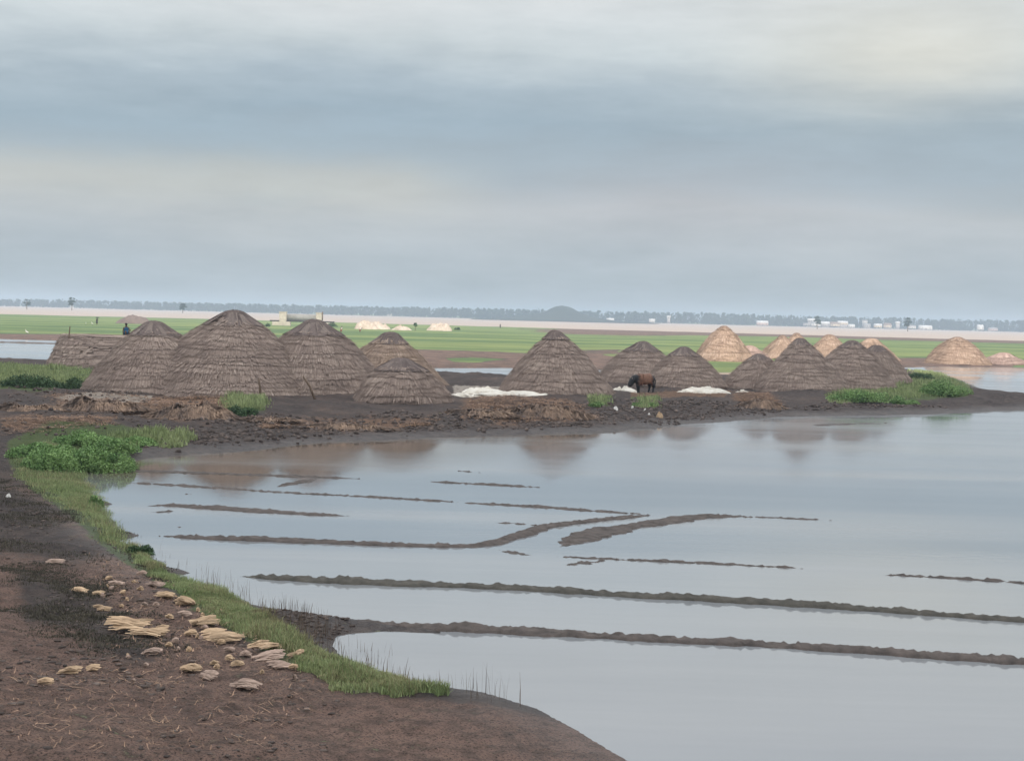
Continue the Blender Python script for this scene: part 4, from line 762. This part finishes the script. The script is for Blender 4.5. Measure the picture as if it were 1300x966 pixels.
def person(px, by, hpx, rz, top, bottom, label, bend=0.0, umbrella=False, group='people far off on the field', pos=None, arm=0.3, sit=False):
    if pos is None:
        p = GP(px, by); 
    else: p = pos
    D = math.hypot(p[0], p[1]); sc = min(max(hpx*D/F/1.68, 0.85), 1.1)
    root = empty('person', (p[0], p[1], p[2]), rz, label, 'person', group)
    root.scale = (sc, sc, sc)
    cb, sb = math.cos(bend), math.sin(bend)
    def T(x, y, z):
        if z > 0.92: dy, dz = y, z-0.92; return (x, -(sb*dz)+cb*dy, 0.92+cb*dz+sb*dy)
        return (x, y, z)
    v = [T(0, 0, 0.92), T(0, 0, 1.12), T(0, 0, 1.34), T(0, 0, 1.45), T(0, -0.01, 1.53), T(0, -0.02, 1.64),
         T(-0.19, 0, 1.38), T(-0.25, -0.03, 1.10), T(-0.26, -0.12, 0.86), T(-0.26, -0.15, 0.78), T(0.19, 0, 1.38), T(0.25, -0.03-arm*0.3, 1.12), T(0.24, -0.14-arm*0.6, 0.98+arm*0.6), T(0.24, -0.17-arm*0.7, 0.94+arm*1.0),
         (-0.10, 0, 0.86), (-0.12, -0.06, 0.48), (-0.12, 0.0, 0.08), (-0.12, -0.14, 0.04), (0.10, 0, 0.86), (0.13, 0.06, 0.48), (0.13, 0.10, 0.08), (0.13, -0.03, 0.04)]
    if sit:
        v = [(x, y_, z-0.72) for x, y_, z in v[:14]]+[(-0.10, -0.05, 0.14), (-0.13, -0.38, 0.42), (-0.13, -0.42, 0.06), (-0.13, -0.54, 0.02), (0.10, -0.05, 0.14), (0.13, -0.38, 0.42), (0.13, -0.42, 0.06), (0.13, -0.54, 0.02)]
    e = [(0, 1), (1, 2), (2, 3), (3, 4), (4, 5), (2, 6), (6, 7), (7, 8), (8, 9), (2, 10), (10, 11), (11, 12), (12, 13), (0, 14), (14, 15), (15, 16), (16, 17), (0, 18), (18, 19), (19, 20), (20, 21)]
    r = [0.14, 0.13, 0.15, 0.06, 0.08, 0.095, 0.06, 0.045, 0.035, 0.04, 0.06, 0.045, 0.035, 0.04, 0.09, 0.06, 0.045, 0.04, 0.09, 0.06, 0.045, 0.04]
    b_ = skin_body('body', v, e, r, SKIN, root, 1)
    hd = T(0, -0.02, 1.62); dz_ = 0.72 if sit else 0.0; hd = (hd[0], hd[1], hd[2]-dz_)
    ln = lambda pts: [(T(*q)[0], T(*q)[1], T(*q)[2]-dz_) for q in pts]
    tube('shirt', ln([(0, 0, 0.88), (0, 0, 1.05), (0, 0, 1.3), (0, 0, 1.42)]), [0.19, 0.17, 0.21, 0.10], top, root, 10)
    tube('wrap', [(0, -0.36, 0.36), (0, -0.2, 0.26), (0, 0.02, 0.2), (0, 0.05, 0.32)] if sit else [(0, 0, 0.42), (0, 0, 0.7), T(0, 0, 0.98)], [0.13, 0.20, 0.22, 0.19] if sit else [0.24, 0.21, 0.18], bottom, root, 10)
    tube('hair', [(hd[0], hd[1]+0.03, hd[2]+0.0), (hd[0], hd[1]+0.01, hd[2]+0.07), (hd[0], hd[1], hd[2]+0.115)], [0.10, 0.10, 0.04], HAIR, root, 8)
    if umbrella:
        u = empty('umbrella', (p[0]+0.25*sc*math.cos(rz), p[1]-0.3, p[2]+1.35*sc), 0, 'dark umbrella held open over the person on the far left field', 'umbrella')
        tube('shaft', [(0, 0, -0.25), (0, 0, 0.65)], 0.012, DARKO, u, 6); tube('canopy', [(0, 0, 0.42), (0, 0, 0.52), (0, 0, 0.6), (0, 0, 0.66)], [0.55, 0.46, 0.28, 0.03], C_DARK, u, 10)
    return root
person(123, 412.5, 9.5, 0.6, C_DARK, C_DARK, 'person in dark clothes under an umbrella on the far left field', umbrella=True)
# person in blue standing behind the flat-topped heap
dH = math.hypot(FLAT.location.x, FLAT.location.y); q = ray(160, 428); kq = dH/math.hypot(q[0], q[1]); person(160, 428, 14*1.9, 0.5, C_BLUE, C_BLUE, 'person in blue sitting on top of the flat-topped heap at left', pos=(q[0]*kq, q[1]*kq, TOPZ), sit=True, group='people near and far')
person(457, 422, 7.5, 2.0, C_WHITE, C_RED, 'person in white and red bending down before the pale salt heaps', bend=1.1)
person(433, 423, 9, 1.0, C_WHITE, C_RED, 'person in white shirt and brown wrap beside the sluice bush', bend=0.3)
person(635, 417, 8, 0.0, C_DARK, C_DARK, 'person in dark clothes standing by the river in the middle distance')
def egret(px, by, hpx, label, rz=0):
    p = GP(px, by); D = math.hypot(p[0], p[1]); s = hpx*D/F/0.9
    root = empty('egret', (p[0], p[1], p[2]), rz, label, 'bird', 'white birds on the field'); root.scale = (s, s, s)
    v = [(0, 0, 0.45), (0.14, 0, 0.40), (0.28, 0, 0.34), (-0.12, 0, 0.52), (-0.17, 0, 0.66), (-0.13, 0, 0.78), (-0.18, 0, 0.86)]
    skin_body('body', v, [(0, 1), (1, 2), (0, 3), (3, 4), (4, 5), (5, 6)], [0.10, 0.09, 0.03, 0.05, 0.03, 0.028, 0.04], FEATH, root, 1)
    tube('beak', [(-0.21, 0, 0.865), (-0.33, 0, 0.845)], [0.018, 0.004], BEAK, root, 6)
    for sy in (-0.04, 0.04): tube('leg', [(0.02, sy, 0.38), (0.0, sy, 0.2), (0.02, sy, 0.0)], [0.012, 0.009, 0.009], DARKO, root, 6)
egret(34, 425, 7, 'tall white egret standing at the pond edge at far left', 0.3)
egret(109, 413, 4.5, 'small white bird on the field, left of the pair by the umbrella', 2)
egret(117, 413, 4.5, 'small white bird on the field, right of the pair by the umbrella', 0.5)
# small tree on the field
def sapling(px, by, topy, w, label, seed):
    p = GP(px, by); D = math.hypot(p[0], p[1]); Ht = zat(px, topy, D)-p[2]; W = w*D/F
    root = empty('small_tree', tuple(p), 0, label, 'tree'); tube('trunk', [(0, 0, -0.1), (0.05, 0, Ht*0.5), (0, 0, Ht*0.8)], [0.09, 0.07, 0.04], WOOD, root, 6)
    leafcloud([(0, 0, Ht*0.62, W/2, W/2, Ht*0.36), (W*0.15, 0, Ht*0.5, W/3, W/3, Ht*0.3)], 260, 0.28, LEAFD, 'crown', root, seed)
sapling(527, 420, 409, 5, 'small round-topped tree on the field between pale heaps', 5)
# posts and sticks
def stick(px, by, dx, topy, label, r=0.04, cat='post', name='wooden_post'):
    p = GP(px, by); D = math.hypot(p[0], p[1]); Hs = zat(px, topy, D)-p[2]; sx = dx*D/F
    o = tube(name, [(0, 0, -0.2), (sx*0.5, 0.05, Hs*0.55), (sx, 0.0, Hs)], [r*1.2, r, r*0.7], WOOD); o.location = tuple(p); tag(o, label, cat, 'posts and poles around the heaps')
stick(84, 467, 4, 414, 'tall brown post at the steep end of the flat-topped heap', 0.06)
stick(331, 507, -3, 480, 'short dark pole leaning on the tallest heap near its right foot', 0.06)
stick(402, 508, -18, 478, 'slanting pole leaning against the big heap beside the tallest', 0.06)
stick(440, 497, -16, 470, 'dark pole lying against the right flank of the big dark-topped heap', 0.08)
# fallen palm mats leaning on the heaps
# ------------------------------------------------------------------ cow
p = GP(817, 499); D = math.hypot(p[0], p[1])
cow = empty('cow', (p[0], p[1], p[2]), math.radians(22), 'brown cow with black head, neck and hindquarters, grazing with its head low', 'cow'); cow.scale = (1.0, 1.0, 0.98)
# head towards -x
v = [(0.10, 0, 0.93), (-0.25, 0, 0.93), (-0.55, 0, 1.00), (-0.76, 0, 0.98), (-0.93, 0, 0.80), (-1.04, 0, 0.60), (-1.10, 0, 0.44), (0.45, 0, 1.02), (0.66, 0, 1.00),
     (-0.45, -0.17, 0.72), (-0.46, -0.17, 0.42), (-0.44, -0.17, 0.06), (-0.48, -0.17, 0.02), (-0.40, 0.17, 0.72), (-0.38, 0.17, 0.42), (-0.34, 0.17, 0.06), (-0.38, 0.17, 0.02),
     (0.56, -0.17, 0.74), (0.68, -0.17, 0.44), (0.62, -0.17, 0.06), (0.57, -0.17, 0.02), (0.50, 0.17, 0.74), (0.55, 0.17, 0.44), (0.46, 0.17, 0.06), (0.41, 0.17, 0.02), (-0.42, 0, 1.24)]
e = [(0, 1), (1, 2), (2, 3), (3, 4), (4, 5), (5, 6), (0, 7), (7, 8), (2, 9), (9, 10), (10, 11), (11, 12), (2, 13), (13, 14), (14, 15), (15, 16), (7, 17), (17, 18), (18, 19), (19, 20), (7, 21), (21, 22), (22, 23), (23, 24), (2, 25)]
r = [0.41, 0.43, 0.38, 0.29, 0.23, 0.19, 0.12, 0.36, 0.27] + [0.16, 0.09, 0.06, 0.07]*2 + [0.19, 0.09, 0.06, 0.07]*2 + [0.13]
COWM, nt, b = newmat('cow_hide')
tc = nt.nodes.new('ShaderNodeTexCoord'); sep = nt.nodes.new('ShaderNodeSeparateXYZ'); nt.links.new(tc.outputs['Object'], sep.inputs[0])
nz = noise(nt, 5, 4, 0.6); xx = math_(nt, 'ADD', sep.outputs[0], math_(nt, 'MULTIPLY', math_(nt, 'SUBTRACT', nz, 0.5), 0.35))
brn = mixc(nt, maprange(nt, nz, 0.35, 0.65), (0.15, 0.075, 0.048), (0.28, 0.14, 0.085))
f1 = maprange(nt, xx, -0.40, -0.62); f2 = maprange(nt, xx, 0.38, 0.62); f3 = maprange(nt, sep.outputs[2], 0.62, 0.50)
f = math_(nt, 'MAXIMUM', math_(nt, 'MAXIMUM', f1, f2), f3); nt.links.new(mixc(nt, f, brn, (0.016, 0.016, 0.018)), b.inputs['Base Color']); b.inputs['Roughness'].default_value = 0.7
skin_body('body', v, e, r, COWM, cow, 2)
for sy in (-1, 1):
    tube('horn', [(-0.96, sy*0.10, 0.93), (-1.0, sy*0.22, 1.02), (-1.06, sy*0.25, 1.14)], [0.045, 0.035, 0.01], HORN, cow, 6)
    tube('ear', [(-0.92, sy*0.12, 0.88), (-0.91, sy*0.24, 0.88), (-0.91, sy*0.32, 0.84)], [0.03, 0.045, 0.01], C_DARK, cow, 6)
tube('tail', [(0.80, 0, 1.06), (0.90, 0, 0.85), (0.88, 0.02, 0.50), (0.88, 0.03, 0.38)], [0.04, 0.025, 0.02, 0.04], C_DARK, cow, 6)
# ------------------------------------------------------------------ haze, cloud, light, sky
AZ = math.radians(12); EL = math.radians(38)      # sun stands behind the camera, a little to the right
sun_from = Vector((math.sin(AZ)*math.cos(EL)*-1*-1, -math.cos(AZ)*math.cos(EL), math.sin(EL)))
ht = boxes('haze', [((-3500, -60, -2.0), (3500, 4600, 27.0))], newmat('haze_air')[0]); tag(ht, 'thin pale air that fades the far shore', kind='stuff')
hm = ht.data.materials[0]; nt = hm.node_tree; nt.nodes.clear(); out = nt.nodes.new('ShaderNodeOutputMaterial'); pv = nt.nodes.new('ShaderNodeVolumePrincipled')
pv.inputs['Color'].default_value = (0.60, 0.76, 0.96, 1); pv.inputs['Density'].default_value = 0.00027; pv.inputs['Anisotropy'].default_value = 0.0
nt.links.new(pv.outputs[0], out.inputs['Volume'])
sl = bpy.data.lights.new('sun', 'SUN'); sl.energy = 3.0; sl.angle = math.radians(0.53); sl.color = (1.0, 0.90, 0.78)
so = bpy.data.objects.new('sun', sl); COL.objects.link(so); so.rotation_euler = (-sun_from).to_track_quat('-Z', 'Y').to_euler(); so.location = (0, -50, 80)
# the cloud that keeps the near pans in shade
CZ = 800; k = CZ/math.sin(EL)*math.cos(EL)
ccx = sun_from.x/sun_from.z*CZ; ccy = sun_from.y/sun_from.z*CZ
ns, nh = 72, 16; A, T = np.meshgrid(np.linspace(0, 2*np.pi, ns, endpoint=False), np.linspace(0.02, 1, nh))
e1 = 1+0.08*fbm(np.cos(A)*2.2, np.sin(A)*2.2, 4, 5)
Xc = 420*T*np.cos(A)*e1; Yc = np.where(np.sin(A) > 0, 160, 420)*T*np.sin(A)*e1
thick = np.sqrt(np.clip(1-T**2, 0, 1)); up_ = 90*thick*(1+0.5*fbm(Xc*0.02, Yc*0.02, 4, 6)); dn_ = -22*thick*(1+0.6*fbm(Xc*0.03, Yc*0.03, 4, 7))
def half(z): return np.stack([Xc, Yc, z], -1).reshape(-1, 3)
I = np.arange(ns*nh).reshape(nh, ns); Qf = np.stack([I[:-1], np.roll(I, -1, 1)[:-1], np.roll(I, -1, 1)[1:], I[1:]], -1).reshape(-1, 4)
CM = simple('cloud_white', (0.75, 0.77, 0.8), (0.88, 0.88, 0.88), 0.01, 1.0, 0)
co = mk('cloud', np.concatenate([half(up_), half(dn_)]), [Qf, Qf[:, ::-1]+ns*nh], CM, smooth=True); co.location = (ccx, ccy-25, CZ); tag(co, 'grey cloud overhead shading the near pans', kind='structure')
W = bpy.data.worlds.new('World'); S.world = W; W.use_nodes = True; nt = W.node_tree; nt.nodes.clear()
out = nt.nodes.new('ShaderNodeOutputWorld'); bg = nt.nodes.new('ShaderNodeBackground'); nt.links.new(bg.outputs[0], out.inputs[0])
sky = nt.nodes.new('ShaderNodeTexSky'); sky.sky_type = 'NISHITA'; sky.sun_disc = False; sky.sun_elevation = EL; sky.sun_rotation = math.atan2(sun_from.x, sun_from.y); sky.dust_density = 2.5; sky.air_density = 1.2
bg.inputs['Strength'].default_value = 0.10
tc = nt.nodes.new('ShaderNodeTexCoord'); sep = nt.nodes.new('ShaderNodeSeparateXYZ'); nt.links.new(tc.outputs['Generated'], sep.inputs[0])
dx, dy, dz = sep.outputs
def wnoise(sc, st, det=5, rough=0.55):
    mp = nt.nodes.new('ShaderNodeMapping'); mp.inputs['Scale'].default_value = st; nt.links.new(tc.outputs['Generated'], mp.inputs[0])
    n = nt.nodes.new('ShaderNodeTexNoise'); n.inputs['Scale'].default_value = sc; n.inputs['Detail'].default_value = det; n.inputs['Roughness'].default_value = rough; nt.links.new(mp.outputs[0], n.inputs['Vector']); return n.outputs[0]
wn = wnoise(1.0, (4, 4, 15)); wn2 = wnoise(1.0, (7, 7, 40), 6, 0.6)
zz = math_(nt, 'ADD', dz, math_(nt, 'MULTIPLY', math_(nt, 'SUBTRACT', wn, 0.5), 0.075))
zz = math_(nt, 'ADD', zz, math_(nt, 'MULTIPLY', math_(nt, 'SUBTRACT', wn2, 0.5), 0.02))
rp = nt.nodes.new('ShaderNodeValToRGB'); nt.links.new(math_(nt, 'MULTIPLY', zz, 4.0), rp.inputs[0]); cr = rp.color_ramp
K = 10.0  # world strength is 0.1
stops = [(0.0, (0.37, 0.435, 0.475)), (0.12, (0.42, 0.475, 0.52)), (0.27, (0.455, 0.49, 0.52)), (0.36, (0.345, 0.41, 0.465)), (0.47, (0.305, 0.385, 0.45)), (0.57, (0.365, 0.435, 0.49)), (0.68, (0.54, 0.59, 0.61)), (0.82, (0.63, 0.645, 0.645)), (1.0, (0.66, 0.67, 0.68))]
while len(cr.elements) < len(stops): cr.elements.new(0.5)
for e_, (pp, cc) in zip(cr.elements, stops): e_.position = pp; e_.color = (*cc, 1)
def gauss(v, c0, w): 
    t = math_(nt, 'DIVIDE', math_(nt, 'SUBTRACT', v, c0), w); return math_(nt, 'EXPONENT', math_(nt, 'MULTIPLY', math_(nt, 'MULTIPLY', t, t), -1.0))
col = rp.outputs[0]
zw = math_(nt, 'ADD', dz, math_(nt, 'MULTIPLY', math_(nt, 'SUBTRACT', wn2, 0.5), 0.03)); 
pl = math_(nt, 'MULTIPLY', gauss(zw, 0.078, 0.016), maprange(nt, dx, 0.0, -0.07)); col = mixc(nt, math_(nt, 'MULTIPLY', pl, 0.65), col, (0.54, 0.545, 0.51))
pr = math_(nt, 'MULTIPLY', gauss(zw, 0.165, 0.035), gauss(dx, 0.24, 0.10)); col = mixc(nt, math_(nt, 'MULTIPLY', pr, 0.75), col, (0.66, 0.64, 0.56))
pm_ = math_(nt, 'MULTIPLY', gauss(zw, 0.075, 0.03), gauss(dx, 0.10, 0.12)); col = mixc(nt, math_(nt, 'MULTIPLY', pm_, 0.4), col, (0.45, 0.445, 0.475))
wn3 = wnoise(1.0, (16, 16, 60), 6, 0.65); fn = math_(nt, 'MULTIPLY', maprange(nt, wn2, 0.3, 0.7, 0.93, 1.07), maprange(nt, wn3, 0.3, 0.7, 0.965, 1.035))
mul = nt.nodes.new('ShaderNodeVectorMath'); mul.operation = 'SCALE'; nt.links.new(col, mul.inputs[0])
bright = maprange(nt, dz, 0.22, 0.75, 1.0, 1.75)   # an overcast sky is brightest overhead
nt.links.new(math_(nt, 'MULTIPLY', math_(nt, 'MULTIPLY', fn, bright), K), mul.inputs['Scale'])
cov = maprange(nt, wn, 0.25, 0.75, 0.96, 0.88)
fin = mixc(nt, cov, sky.outputs[0], mul.outputs[0]); nt.links.new(fin, bg.inputs['Color'])
S.view_settings.view_transform = 'Standard'; S.view_settings.look = 'None'; S.view_settings.exposure = 0.22; S.view_settings.gamma = 1.0; S.view_settings.use_curve_mapping = False
S.render.engine = 'CYCLES'; S.cycles.use_denoising = True; S.cycles.max_bounces = 6; S.cycles.volume_bounces = 1; S.cycles.diffuse_bounces = 2; S.cycles.glossy_bounces = 2
S.cycles.volume_step_rate = 4
